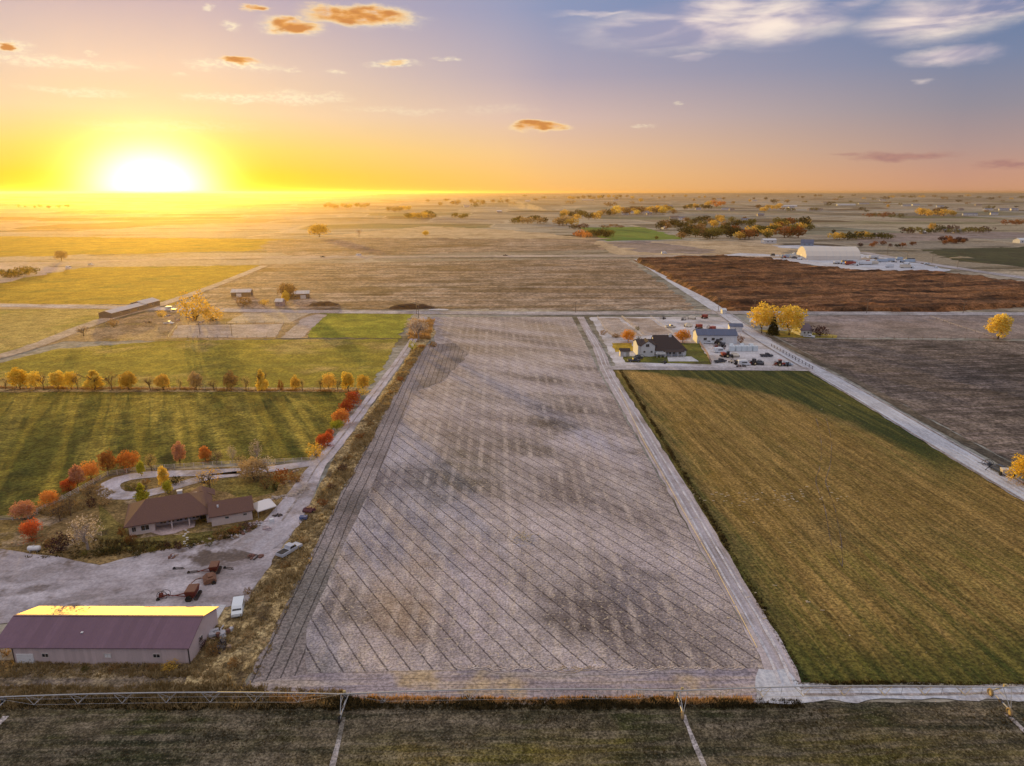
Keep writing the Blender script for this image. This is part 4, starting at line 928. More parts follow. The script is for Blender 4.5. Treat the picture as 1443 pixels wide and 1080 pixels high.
# --- big metal shed, near left
a_, b_ = G(22, 936), G(268, 937)
rt = empty('metal_shed', (a_.x, a_.y, 0), math.atan2(b_.y-a_.y, b_.x-a_.x), 'long tan metal shed with plum roof and white roll door near the dirt yard', 'shed')
SL = (b_-a_).length; SW = 10.4; SE = 3.15
gable(rt, SL, SW, SE, 4.95, TANW, PLUMROOF, .35, 3.0, .1)
door(rt, (1.7, 0, .05), 2.5, 1.75, WHITE, 'roll_door'); window(rt, (4.9, 0, 1.6), .95, .6); window(rt, (14.5, 0, 1.6), .95, .6, m_=WHITE); window(rt, (22.0, 0, 1.6), 1.0, .6)
window(rt, (SL, 4.2, 1.7), .9, .7, axis='y', out_=1)
b = MB(); b.box((SL+.02, .03, SE/2), (.12, .12, SE)); b.box((SL-.03, -.02, SE/2), (.06, .1, SE)); b.obj('downpipe', DARKST, rt)
b = MB(); b.box((0, -.03, SE/2), (.12, .1, SE)); b.obj('downpipe', DARKST, rt)
b = MB(); b.box((9.6, 2.2, SE+.95), (.32, .3, .14)); b.obj('roof_vent', WHITE, rt)
b = MB(); b.box((SL/2-1.3, SW/2, 4.95+.12), (SL+3.2, .35, .05)); b.obj('ridge_cap', PLUMROOF, rt)
for x in (-2.7,):
    b = MB(); b.box((x, .3, 1.5), (.14, .14, 3.0)); b.obj('post', WOOD, rt); b = MB(); b.box((x, SW-.3, 1.5), (.14, .14, 3.0)); b.obj('post', WOOD, rt)
b = MB(); p1, p2, p3, p4 = G(300, 853), G(318, 854), G(306, 876), G(301, 877)
sheet('concrete_pad', [(298, 853), (319, 854), (304, 879), (299, 872)], m_conc, .20, .02)
# --- tan house
a_, b_ = G(181, 757), G(355, 727)
ha = math.atan2(b_.y-a_.y, b_.x-a_.x); hl = (b_-a_).length
rt = empty('brick_house', (a_.x, a_.y, 0), ha, 'tan single storey house with brown shingle roof, paved patio and garage wing', 'house')
rt.name = 'ranch_house'
mainL = hl*.66
gable(rt, mainL, 11.2, 2.6, 5.4, None, BROOF, .55, .55, .2, 0, 0., hip=(4.2, 4.6))
gable(rt, hl-mainL, 6.8, 2.5, 4.2, STUC, BROOF, .45, .45, .2, mainL+.05, -2.2, walln='garage_wall', roofn='garage_roof')
# porch recess: the walls step back under the roof beside the patio
b = MB(); b.box((2.7, 5.5, 1.3), (4.9, 10.6, 2.6)); b.box((10.2, 6.7, 1.7), (10.1, 8.2, 3.4)); b.box(((15.2+mainL)/2, 5.5, 1.29), (mainL-15.2-.15, 10.6, 2.58)); b.obj('wall', STUC, rt)
for x in (8.4, 11.8):
    b = MB(); b.box((x, .15, 1.25), (.26, .26, 2.5)); b.obj('post', STUC, rt)
window(rt, (3.3, .2, 1.4), 1.5, 1.1, frame=WHITE); window(rt, (1.2, .2, 1.4), .7, 1.0)
for x in (6.6, 8.2, 9.8, 11.4, 13.): window(rt, (x, 2.6, 1.35), 1.2, 1.5, frame=WHITE)
door(rt, (14.5, 2.6, .1), .9, 2.0, DARKST, 'patio_door', panels=2)
window(rt, (17.0, .2, 1.6), 1.9, 1.1, frame=WHITE)
for x in (mainL+3.2, mainL+6.9): window(rt, (x, -2.2, 1.65), .7, .4)
window(rt, (mainL+.03, -1.2, 1.4), .7, .9, axis='y', out_=-1)
b = MB(); b.box((10.3, 7.2, 5.0), (1.0, .7, 1.5)); b.box((10.3, 7.2, 5.8), (1.2, .9, .12)); b.obj('chimney', PALEW, rt)
b = MB(); b.box((mainL+1.6, -.3, 3.75), (.35, .35, .6)); b.obj('roof_vent', PALEW, rt)
# front gables towards the drive
b = MB(); b.prism([(-2.4, 2.4), (2.4, 2.4), (0, 3.5)], 10.6, 12.9); 
for i, v in enumerate(b.v): b.v[i] = (v[0]+14.5, v[1], v[2])
b.obj('entry_gable', BEIGE_ := mat('sandstone', (.58, .44, .33), .8), rt)
b = MB(); b.add([(11.6, 9.6, 2.25), (14.5, 9.6, 3.7), (17.4, 9.6, 2.25), (11.6, 13.1, 2.25), (14.5, 13.1, 3.7), (17.4, 13.1, 2.25), (11.6, 9.6, 2.4), (14.5, 9.6, 3.85), (17.4, 9.6, 2.4), (11.6, 13.1, 2.4), (14.5, 13.1, 3.85), (17.4, 13.1, 2.4)],
   [(6, 7, 10, 9), (7, 8, 11, 10), (0, 3, 4, 1), (1, 4, 5, 2), (3, 9, 10, 4), (4, 10, 11, 5), (0, 1, 7, 6), (1, 2, 8, 7), (0, 6, 9, 3), (2, 5, 11, 8)]); b.obj('entry_roof', BROOF, rt)
sheet('patio', [(213, 752), (228, 756), (246, 753), (262, 747), (274, 744), (276, 736), (260, 731), (214, 745)], m_patio, .20, .05)
# white tent roof beside garage
e = empty('canopy_tent', G(372, 722), ha+.25, 'white peaked tent roof at the right end of the garage', 'tent')
b = MB(); b.add([(-2.1, -2.4, 1.7), (2.3, -2.0, 1.7), (2.5, 2.3, 1.7), (-2, 2.2, 1.7), (-1.0, 0, 3.0), (1.2, .1, 3.0), (-2.1, -2.4, 1.5), (2.3, -2.0, 1.5), (2.5, 2.3, 1.5), (-2, 2.2, 1.5)],
    [(0, 1, 5, 4), (1, 2, 5), (2, 3, 4, 5), (3, 0, 4), (6, 7, 1, 0), (7, 8, 2, 1), (8, 9, 3, 2), (9, 6, 0, 3)]); b.obj('canopy', mat('white_canvas', (.80, .76, .74), .8, var=.05), e)
for x, y in ((-2, -2.3), (2.2, -1.9), (2.4, 2.2), (-1.9, 2.1)):
    b = MB(); b.tube((x, y, 0), (x, y, 1.6), .05); b.obj('leg', STEEL, e)
# propane tank
e = empty('propane_tank', G(49, 778), .05, 'white horizontal gas tank near the bright red tree', 'tank')
b = MB(); b.tube((-.95, 0, .85), (.95, 0, .85), .5, .5, 14); b.blob((-.95, 0, .85), (.32, .5, .5), 12, 8, 0); b.blob((.95, 0, .85), (.32, .5, .5), 12, 8, 0); b.obj('tank', WHITE, e, smooth=False)
b = MB(); b.tube((0, 0, 1.3), (0, 0, 1.5), .16, .16, 10); b.obj('valve_dome', GREYM, e)
for x in (-.7, .7): b = MB(); b.box((x, 0, .22), (.16, .8, .44)); b.obj('foot', STEEL, e)

# ------------------------------------------------------------------ vehicles
def wheels(root, xs, w, r, y0=None):
    for x in xs:
        for s_ in (-1, 1):
            b = MB(); b.tube((x, s_*(w/2-.02), r), (x, s_*(w/2-.24), r), r, r, 14); wl = b.obj('wheel', TYRE, root)
            c = MB(); c.tube((x, s_*(w/2+.0), r), (x, s_*(w/2-.03), r), r*.55, r*.5, 10); c.obj('rim', STEEL, wl)
def van(loc, rz, m_, label, cat='van', name='van', L=5.0, W_=1.95, Hh=2.0, group=None):
    e = empty(name, loc, rz, label, cat, group)
    prof = [(-L/2, .35), (L/2-.1, .35), (L/2, .55), (L/2-.05, .95), (L/2-.75, 1.12), (L/2-1.45, Hh-.08), (L/2-1.8, Hh), (-L/2+.25, Hh), (-L/2, Hh-.25)]
    b = MB(); b.prism(prof, -W_/2, W_/2); b.obj('body', m_, e)
    g_ = MB(); x0, z0, x1, z1 = L/2-.80, 1.16, L/2-1.42, Hh-.14
    g_.add([(x0+.02, -W_*.42, z0), (x0+.02, W_*.42, z0), (x1+.02, W_*.38, z1), (x1+.02, -W_*.38, z1), (x0-.06, -W_*.42, z0-.03), (x0-.06, W_*.42, z0-.03), (x1-.06, W_*.38, z1-.03), (x1-.06, -W_*.38, z1-.03)], [(0, 1, 2, 3), (4, 7, 6, 5), (0, 4, 5, 1), (1, 5, 6, 2), (2, 6, 7, 3), (3, 7, 4, 0)]); g_.obj('windscreen', GLASS, e)
    for s_ in (-1, 1):
        g_ = MB(); g_.box((L/2-2.1, s_*(W_/2+.005), 1.42), (1.0, .03, .48)); g_.obj('side_window', GLASS, e)
        g_ = MB(); g_.box((-.6, s_*(W_/2+.005), 1.42), (1.2, .03, .46)); g_.obj('side_window', GLASS, e)
        g_ = MB(); g_.box((L/2-.03, s_*W_*.36, .75), (.08, .32, .18)); g_.obj('headlight', PALEW, e)
    wheels(e, (-L/2+.95, L/2-.95), W_, .34); return e
def pickup(loc, rz, m_, label, L=5.4, W_=1.9, group=None):
    e = empty('pickup_truck', loc, rz, label, 'truck', group)
    b = MB(); b.prism([(-L/2, .45), (L/2, .45), (L/2, .95), (L/2-1.5, 1.08), (-L/2, 1.05)], -W_/2, W_/2); b.obj('body', m_, e)
    c = MB(); c.prism([(-.5, 1.05), (1.35, 1.06), (.85, 1.72), (-.35, 1.75)], -W_*.44, W_*.44); c.obj('cab', m_, e)
    g_ = MB(); g_.prism([(-.46, 1.16), (1.2, 1.16), (.80, 1.62), (-.34, 1.62)], -W_*.45, W_*.45); g_.obj('windows', GLASS, e)
    b = MB(); b.box((-L/2+1.05, 0, 1.07), (1.95, W_*.82, .05)); b.obj('cargo_bed', BLACK, e)
    wheels(e, (-L/2+1.0, L/2-1.0), W_, .38); return e
def tractor(loc, rz, m_, label, group=None, k=1.):
    e = empty('tractor', loc, rz, label, 'tractor', group)
    b = MB(); b.box((.9, 0, 1.05), (1.9, .7, .75), top=.9); b.box((-.4, 0, .8), (1.2, .9, .5)); b.obj('body', m_, e)
    b = MB(); b.box((-.45, 0, 1.85), (1.3, 1.3, 1.5), top=.85); b.obj('cab', GLASS, e)
    b = MB(); b.box((-.45, 0, 2.68), (1.35, 1.35, .12)); b.obj('cab_roof', m_, e)
    for s_ in (-1, 1):
        b = MB(); b.tube((-.7, s_*1.1, .85), (-.7, s_*.65, .85), .85, .85, 16); w = b.obj('wheel', TYRE, e); c = MB(); c.tube((-.7, s_*1.12, .85), (-.7, s_*1.05, .85), .42, .42, 10); c.obj('rim', YEL, w)
        b = MB(); b.tube((1.4, s_*.85, .48), (1.4, s_*.55, .48), .48, .48, 14); b.obj('wheel', TYRE, e)
    b = MB(); b.tube((1.2, .25, 1.4), (1.2, .25, 2.1), .06); b.obj('exhaust', BLACK, e); return e
def implement(loc, rz, m_, label, kind=0, group=None, k=1., seed=0):
    rd = random.Random(seed); e = empty('farm_implement', loc, rz, label, 'farm machine', group)
    b = MB()
    if kind == 0:     # hopper drill with discs
        b.box((0, 0, 1.15*k), (1.3*k, 2.0*k, .9*k), top=1.25); b.box((.1, 0, .62*k), (1.0*k, 2.2*k, .16*k)); b.obj('hopper', m_, e)
        f = MB(); f.tube((.6*k, .7*k, .6*k), (2.6*k, 0, .5*k), .08*k); f.tube((.6*k, -.7*k, .6*k), (2.6*k, 0, .5*k), .08*k); f.tube((2.5*k, 0, .5*k), (3.1*k, 0, .45*k), .07*k); f.obj('drawbar', m_, e)
        d = MB()
        for i in range(9): y = (-1.1+.275*i)*k; d.tube((-.8*k, y, .3*k), (-.8*k, y+.04, .3*k), .3*k, .3*k, 10); 
        d.tube((-.8*k, -1.2*k, .3*k), (-.8*k, 1.2*k, .3*k), .05*k); d.obj('discs', DARKST, e)
        for s_ in (-1, 1): w = MB(); w.tube((.2*k, s_*1.45*k, .5*k), (.2*k, s_*1.2*k, .5*k), .5*k, .5*k, 14); w.obj('wheel', TYRE, e)
        l = MB(); l.box((0, 0, 1.66*k), (1.5*k, 2.3*k, .08*k), 0); l.obj('lid', RUSTB if m_ is RUSTM else m_, e)
    elif kind == 1:   # round hay rake
        b.torus((0, 0, .75*k), .85*k, .06*k, 'y'); b.torus((.5*k, .7*k, .75*k), .75*k, .05*k, 'y'); b.obj('rake_wheel', DARKST, e)
        s_ = MB()
        for i in range(12): t = i*pi/6; s_.tube((0, 0, .75*k), (.85*k*cos(t), 0, (.75+.85*sin(t))*k), .025*k)
        s_.obj('spokes', m_, e)
        f = MB(); f.box((.2*k, .3*k, .5*k), (1.8*k, .18*k, .2*k), .4); f.box((-.2*k, .3*k, .7*k), (.5*k, .9*k, .5*k)); f.tube((.8*k, .4*k, .5*k), (2.2*k, .2*k, .35*k), .07*k); f.obj('frame', m_, e)
        for y in (-.5, 1.1): w = MB(); w.tube((-.6*k, y*k, .32*k), (-.6*k, (y+.2)*k, .32*k), .32*k, .32*k, 12); w.obj('wheel', TYRE, e)
    else:             # mower-conditioner deck
        b.prism([(-1.1*k, .3*k), (1.1*k, .3*k), (1.2*k, .7*k), (.5*k, 1.25*k), (-.7*k, 1.3*k), (-1.2*k, .8*k)], -1.4*k, 1.4*k); b.obj('deck', m_, e)
        f = MB(); f.path([(1.1*k, -.9*k, .7*k), (2.4*k, -.5*k, .9*k), (3.4*k, 0, .5*k)], .09*k); f.path([(.6*k, 1.1*k, 1.3*k), (1.6*k, .4*k, 1.5*k), (2.4*k, -.5*k, .9*k)], .07*k); f.obj('drawbar', m_, e)
        c = MB(); c.box((-.1*k, 0, 1.42*k), (.9*k, 1.6*k, .25*k), .1); c.obj('cover', RUSTB if m_ is RUSTM else m_, e)
        for s_ in (-1, 1): w = MB(); w.tube((-.6*k, s_*1.65*k, .42*k), (-.6*k, s_*1.42*k, .42*k), .42*k, .42*k, 14); w.obj('wheel', TYRE, e)
    return e
van(G(336, 862), wang((338, 844), (333, 870)), mat('van_white', (.72, .78, .82), .35, spec=.5, var=.03), 'white van facing the shed beside the concrete pad', L=4.6, W_=1.75, Hh=1.75)
implement(G(303, 806), R(190), RUSTM, 'red seed drill, farthest of the four rusty machines in the yard', 0, seed=1)
implement(G(296, 820), R(205), RUSTB, 'tan and red mower with curved bar, second farthest of the four yard machines', 2, seed=2, k=.95)
implement(G(272, 842), R(185), RUSTM, 'big dark red machine with black wheels, nearest the right half of the shed', 0, seed=3, k=1.15)
implement(G(229, 845), R(10), RUSTM, 'round wheeled rusty rake, leftmost of the four yard machines', 1, seed=4, k=1.0)
for i, (px, py, rz, lab) in enumerate([(273, 808, .3, 'black steel bar lying on the yard beside the mower'), (322, 803, -.2, 'black steel frame lying right of the red seed drill'), (252, 803, .1, 'thin dark pole lying on the yard above the machines')]):
    e = empty('steel_frame', G(px, py), rz, lab, 'scrap frame'); b = MB(); b.box((0, 0, .15), (2.2, .15, .15)); b.box((0, .5, .15), (1.4, .12, .12)); b.box((.5, .25, .15), (.12, .6, .12)); b.obj('frame', DARKST, e)
    b = MB(); b.tube((-.9, .1, .25), (-.9, .35, .25), .25, .25, 10); b.obj('wheel', TYRE, e)
# vehicles on the ditch side of the lane
pickup(G(408, 779), R(60), mat('truck_grey', (.52, .54, .60), .4, spec=.5), 'old grey pickup parked in the weeds beside the lane')
e = implement(G(436, 722), R(70), mat('maroon_steel', (.12, .04, .05), .7), 'dark maroon machine parked in the weeds at the lane bend', 2, seed=9, k=.8)
e = empty('blue_barrel', G(428, 733), 0, 'small blue box trailer in the weeds below the maroon machine', 'trailer'); e.name = 'small_trailer'
b = MB(); b.box((0, 0, .65), (1.6, 1.1, .6)); b.obj('body', mat('blue_steel', (.08, .12, .25), .6), e); wheels(e, (0,), 1.4, .3)
b = MB(); b.tube((.8, 0, .4), (1.7, 0, .35), .05); b.obj('drawbar', DARKST, e)
e = empty('debris_pile', G(383, 737), .6, 'white appliance among scrap beside the lane below the tent', 'appliance'); e.name = 'white_appliance'
b = MB(); b.box((0, 0, .5), (.9, .8, 1.)); b.obj('body', WHITE, e); b = MB(); b.box((0, -.42, .6), (.7, .05, .5)); b.obj('door', PALEW, e)
SCR = [mat('scrap_a', (.42, .34, .36), .8), mat('scrap_b', (.20, .10, .08), .8), mat('scrap_c', (.50, .50, .54), .7), DARKST, mat('scrap_d', (.30, .22, .16), .9)]
def junk(px, py, seed, label, group=None, k=1.):
    rd = random.Random(seed); e = empty('scrap_pile', G(px, py), rd.uniform(0, 3), label, 'scrap pile', group)
    for n_, m_ in (('planks', SCR[rd.randrange(5)]), ('sheets', SCR[rd.randrange(5)]), ('drums', SCR[rd.randrange(5)])):
        b = MB()
        for i in range(5):
            x, y = rd.gauss(0, .7)*k, rd.gauss(0, .6)*k
            if n_ == 'planks': b.box((x, y, rd.uniform(.1, .6)*k), (rd.uniform(.8, 2.)*k, .16*k, .12*k), rd.uniform(0, 3))
            elif n_ == 'sheets': b.box((x, y, rd.uniform(.1, .5)*k), (rd.uniform(.5, 1.2)*k, rd.uniform(.4, .9)*k, rd.uniform(.15, .7)*k), rd.uniform(0, 3), top=rd.uniform(.7, 1.))
            elif i == 0: b.tube((x, y, 0), (x, y, .75*k), .27*k, .27*k, 9)
        b.obj(n_, m_, e)
    return e
for i, (px, py) in enumerate([(357, 742), (366, 738), (374, 746), (348, 750), (391, 728), (333, 757)]):
    junk(px, py, i, ['scrap heap under the right garage corner', 'scrap heap in front of the white tent', 'scrap heap left of the white appliance', 'low scrap heap below the garage wall', 'scrap heap right of the white appliance', 'small scrap heap at the drive below the garage'][i], k=.8)
junk(362, 786, 8, 'flat brush heap on the gravel drive'); junk(298, 898, 9, 'wooden crates and rails behind the shed gable', k=1.3); junk(312, 912, 10, 'scrap heap in the weeds right of the shed gable', k=1.2); junk(318, 893, 12, 'dark scrap heap below the white van', k=1.1)
junk(247, 785, 14, 'small brown heap at the foot of the stepping stones', k=.7)
# stepping stones and boulders
for i in range(9):
    px, py = 262+3*sin(i*1.7), 748+i*2.7
    b = MB(); b.blob((0, 0, .05), (.32, .28, .07), 7, 4, .2, random.Random(i)); o = b.obj('stepping_stone', mat('pale_stone', (.60, .56, .54), .8), None, G(px, py)+Vector((0, 0, .08)))
    tag(o, 'flat pale stepping stone in the path from patio to drive', 'stone', 'stepping stones below the patio')
rk = random.Random(5); ROCK = mat('boulder', (.46, .38, .32), .9, var=.25, bump=.5, bscale=8)
for i in range(34):
    t = i/33; px = 372+62*t+rk.uniform(-2, 2); py = 706-10*t-24*max(0, t-.72)+rk.uniform(-2, 2)
    r_ = rk.uniform(.25, .6); b = MB(); b.blob((0, 0, r_*.5), (r_, r_*rk.uniform(.7, 1), r_*.7), 7, 5, .2, rk); o = b.obj('boulder', ROCK, None, G(px, py))
    tag(o, 'tan boulder in the row edging the gravel right of the house lawn', 'boulder', 'boulders edging the gravel by the lane')
for i in range(26):
    px = rk.uniform(408, 430) if i < 10 else 215+i*5.5+rk.uniform(-3, 3); py = rk.uniform(662, 682) if i < 10 else 771-abs(i-10)*1.6+rk.uniform(-2, 2)
    r_ = rk.uniform(.2, .45); b = MB(); b.blob((0, 0, r_*.5), (r_, r_*rk.uniform(.7, 1), r_*.7), 7, 5, .2, rk); o = b.obj('boulder', ROCK, None, G(px, py))
    if i < 10: tag(o, 'boulder in the rockery beside the rust red thicket', 'boulder', 'boulders of the rockery at the driveway fork')
    else: tag(o, 'small boulder along the front edge of the house lawn', 'boulder', 'boulders along the front of the lawn')

# ------------------------------------------------------------------ fences
def fence(name, px, postm, railm, h, sp, rails, label, cat='fence', pr=.06, world=None, smin=8, maxn=100):
    pts = [G(*p) for p in px]; root = empty(name, pts[0], 0, label, cat); o0 = pts[0]
    pm = MB().box((0, 0, h/2), (pr*2, pr*2, h)).mesh('post', postm); L = sum((b-a).length for a, b in zip(pts, pts[1:])); sp = max(sp, L/maxn)
    rb = MB(); carry = 0
    for a, b in zip(pts, pts[1:]):
        d = b-a; n = max(1, int(round(d.length/sp)))
        for i in range(n):
            q = a+d*(i/n)-o0; link('post', pm, root, q)
        for z in rails: rb.tube(a-o0+Vector((0, 0, z)), b-o0+Vector((0, 0, z)), pr*.7, pr*.7, 4)
    link('post', pm, root, pts[-1]-o0); rb.obj('rail', railm, root); return root
WF = mat('vinyl_white', (.62, .56, .52), .6)
fence('vinyl_fence', [(-20, 736), (18, 734), (40, 731), (100, 700), (152, 671), (205, 663), (300, 657), (438, 651)], WF, WF, 1.3, 2.4, (.5, .85, 1.2), 'long white rail fence bending round the house yard', maxn=80)
fence('wire_fence', [(-20, 547), (200, 549), (503, 552)], WOOD, mat('wire_pale', (.46, .40, .30), .7), 1.3, 4, (.4, .8, 1.2), 'low pale fence running under the tree row between the pastures')
fence('wire_fence', [(508, 556), (492, 578), (468, 616), (438, 650)], WOOD, STEEL, 1.2, 4, (.6, 1.1), 'wire fence behind the red trees of the lane avenue')
fence('board_fence', [(1087, 489), (1112, 503), (1145, 521)], mat('dark_post', (.10, .08, .09), .8), mat('dark_post', (.1, .08, .09), .8), 1.5, 3.2, (.6, 1.2), 'dark post fence between the gravel road and the machinery yard', pr=.09)
fence('wire_fence', [(252, 458), (400, 456), (390, 477), (237, 477), (252, 458)], WOOD, WF, 1.4, 5, (.7, 1.3), 'pale rail fence around the long left paddock')
fence('wire_fence', [(842, 448), (853, 466), (866, 475), (905, 476), (876, 448)], WF, WF, 1.4, 5, (.7, 1.3), 'pale rail fence around the paddock nearest the white house')
fence('wire_fence', [(877, 448), (908, 474), (948, 472), (917, 448)], WF, WF, 1.4, 5, (.7, 1.3), 'pale rail fence around the second paddock behind the white house')
fence('wire_fence', [(985, 484), (996, 500), (1002, 513)], mat('pink_board', (.50, .34, .26), .8), mat('pink_board', (.50, .34, .26), .8), 1.7, 2.2, (.3, .7, 1.1, 1.5), 'tan board fence between the green lawn and the machinery yard', pr=.09)
fence('wire_fence', [(1310, 448), (1350, 462), (1400, 478)], WOOD, WF, 1.4, 7, (1.2,), 'slanting fence from the cross road to the lone gold tree')
fence('wire_fence', [(1130, 476), (1260, 478), (1400, 479)], WOOD, WF, 1.4, 7, (1.2,), 'long low fence on the near edge of the right hand tan field')

# ------------------------------------------------------------------ white two storey house etc.
a_, b_ = G(899.5, 503), G(964, 500); s_ = mpp(930, 500)
rt = empty('farmhouse', (a_.x, a_.y, 0), .03, 'white two storey house with dark roof, chimney and raised white deck', 'house')
gable(rt, 7.6, 9.5, 4.9, 4.95+1.6, PALEW, DKROOF, .3, .3, .2, 0, 1.2, walln='side_wall', roofn='side_roof')
# gabled front wing facing the camera
b = MB(); b.add([(1.2, 0, 0), (7.2, 0, 0), (7.2, 0, 4.9), (4.2, 0, 7.0), (1.2, 0, 4.9), (1.2, 1.25, 0), (7.2, 1.25, 0), (7.2, 1.25, 4.9), (4.2, 1.25, 7.0), (1.2, 1.25, 4.9)], [(0, 1, 2, 3, 4), (5, 9, 8, 7, 6), (0, 4, 9, 5), (1, 6, 7, 2), (2, 7, 8, 3), (3, 8, 9, 4)]); b.obj('front_wing', PALEW, rt)
b = MB(); b.add([(.8, -.3, 4.65), (4.2, -.3, 7.05), (7.6, -.3, 4.65), (.8, 6, 4.65), (4.2, 6, 7.05), (7.6, 6, 4.65), (.8, -.3, 4.85), (4.2, -.3, 7.25), (7.6, -.3, 4.85), (.8, 6, 4.85), (4.2, 6, 7.25), (7.6, 6, 4.85)],
   [(6, 7, 10, 9), (7, 8, 11, 10), (0, 3, 4, 1), (1, 4, 5, 2), (3, 9, 10, 4), (4, 10, 11, 5), (0, 1, 7, 6), (1, 2, 8, 7), (0, 6, 9, 3), (2, 5, 11, 8)]); b.obj('front_roof', DKROOF, rt)
gable(rt, 13.8, 11.5, 2.9, 8.2, PALEW, DKROOF, .5, .2, .22, 7.7, .6, hip=(0, 5.5), walln='main_wall', roofn='main_roof')
window(rt, (3.9, 0, 5.0), 1.5, 1.2); window(rt, (2.6, 0, 2.2), .8, .8); window(rt, (5.8, 0, 2.2), .8, .8); window(rt, (12.2, .6, 1.6), 1.8, 1.5); window(rt, (15.2, .6, 1.6), 2.6, 1.5); window(rt, (18.6, .6, 1.6), 1.4, 1.2)
b = MB(); b.box((9.4, -1.0, 1.6), (3.8, 3.0, .2)); 
for x in (7.7, 9.4, 11.1): b.box((x, -2.4, .75), (.18, .18, 1.5))
b.box((9.4, -2.45, 2.1), (3.8, .08, .9)); b.obj('deck', WHITE, rt)
b = MB(); b.box((15.3, 6.0, 7.6), (1.2, 1.2, 2.6)); b.obj('chimney', PALEW, rt)
b = MB(); b.add([(11.4, -2.0, 2.3), (20, -2.0, 2.3), (20, .55, 2.85), (11.4, .55, 2.85), (11.4, -2.0, 2.45), (20, -2.0, 2.45), (20, .55, 3.0), (11.4, .55, 3.0)], [(0, 3, 2, 1), (4, 5, 6, 7), (0, 1, 5, 4), (1, 2, 6, 5), (2, 3, 7, 6), (3, 0, 4, 7)]); b.obj('porch_roof', DKROOF, rt)
for x in (11.7, 14.4, 17.1, 19.8): b = MB(); b.box((x, -1.85, 1.15), (.2, .2, 2.3)); b.obj('post', WHITE, rt)
def simple(px0, py0, px1, py1, W_, he, hr, wm, rm, label, name='barn', cat='barn', nwin=3, dr=None, hip=(0, 0), group=None, rz=None):
    a_, b_ = G(px0, py0), G(px1, py1); L = (b_-a_).length
    rt = empty(name, a_, math.atan2(b_.y-a_.y, b_.x-a_.x) if rz is None else rz, label, cat, group)
    gable(rt, L, W_, he, hr, wm, rm, .35, .35, .15, hip=hip)
    for i in range(nwin): window(rt, (L*(i+1)/(nwin+1), 0, he*.55), min(1.4, L*.08+.4), he*.28)
    if dr: door(rt, (L*dr, 0, .02), min(3.6, L*.25), he*.72, WHITE if wm is not WHITE else DARKST, 'barn_door')
    return rt
simple(982, 484.5, 1038, 485, 9.5, 4.2, 6.2, PALEW, BLUER, 'long white barn with blue metal roof behind the machinery yard', nwin=4, dr=.82)
simple(1028, 467, 1046, 467.5, 6, 2.6, 3.6, PALEW, BLUER, 'small blue roofed shed behind the right end of the blue barn', name='shed', cat='shed', nwin=1, dr=.6)
simple(874, 503, 887, 503, 3.2, 2.6, 3.4, GREYM, DKROOF, 'little grey garden shed left of the white two storey house', name='shed', cat='shed', nwin=0, dr=.5)
simple(1128, 473.5, 1144, 473, 9, 2.8, 5.2, PALEW, mat('mauve_roof', (.16, .13, .16), .9), 'low grey house hidden between the golden trees and the dark bushy tree', name='house', cat='house', nwin=2)
simple(1056, 461, 1063, 461.5, 5, 2.8, 4.2, CREAM, PALEW, 'tiny cream hut left of the golden trees', name='hut', cat='hut', nwin=1)
simple(1018, 443, 1023, 443, 4, 2.4, 3.2, PALEW, PALEW, 'tiny white hut at the crossing of gravel road and cross road', name='hut', cat='hut', nwin=0, dr=.5)
simple(158, 449, 207, 436, 8, 3.0, 4.2, WOOD, GREYM, 'long low grey roofed shed beside the slanting track, near half', nwin=3)
simple(205, 436.5, 226, 431, 10, 3.4, 5.0, WOOD, GREYM, 'grey roofed shed adjoining the far end of the long one', nwin=1)
simple(407, 422, 436, 421, 9, 3.4, 5.0, WOOD, GREYM, 'small grey roofed barn beside the brown topped tree', dr=.7, nwin=2)
simple(326, 419, 353, 418.5, 9, 3.2, 4.8, WOOD, GREYM, 'pale roofed barn behind the brown thicket', dr=.4, nwin=1)
simple(388, 432, 398, 432, 6, 3., 4.5, mat('mauve_wall', (.34, .27, .30), .8), GREYM, 'small mauve cabin at the roadside left of the small barn', name='cabin', cat='cabin', nwin=1)
# quonset
a_, b_ = G(1136, 367), G(1209, 368.3)
rt = empty('arched_building', a_, -.10, 'huge white fabric building with curved sides beside the equipment yard', 'building'); L = 56; Wq = 34
b = MB(); arc = [(-Wq/2, 0), (-Wq/2*.98, 4.5), (-Wq/2*.72, 9.3), (-Wq/2*.36, 12.3), (0, 13.4), (Wq/2*.36, 12.3), (Wq/2*.72, 9.3), (Wq/2*.98, 4.5), (Wq/2, 0)]
b.prism([(a+Wq/2, z) for a, z in arc], 0, L, axis='x'); b.obj('shell', CREAM, rt)
door(rt, (0, Wq/2, 0), 5, 5, WHITE, 'end_door', axis='y', panels=3)
b = MB()
for i in range(9):
    x = L*i/8
    for (a, z), (a2, z2) in zip(arc, arc[1:]): b.tube((x, a+Wq/2, z+.05), (x, a2+Wq/2, z2+.05), .14, .14, 4)
b.obj('rib', PALEW, rt)
sheet('equipment_yard', [(1040, 357), (1130, 361), (1215, 358), (1262, 365), (1335, 380), (1330, 385), (1190, 382), (1085, 365), (1010, 361)], m_gravel, .17, 1)
sheet('equipment_yard', [(1095, 347), (1140, 345), (1190, 350), (1150, 352), (1100, 350)], m_gravel, .17, 1)
ry = random.Random(11)
CMS = [mat('paint_white', (.72, .76, .80), .5), mat('paint_pale_blue', (.42, .52, .64), .5), mat('paint_cream', (.66, .60, .50), .5), mat('paint_red', (.34, .06, .04), .5), mat('paint_dark', (.06, .07, .09), .5)]
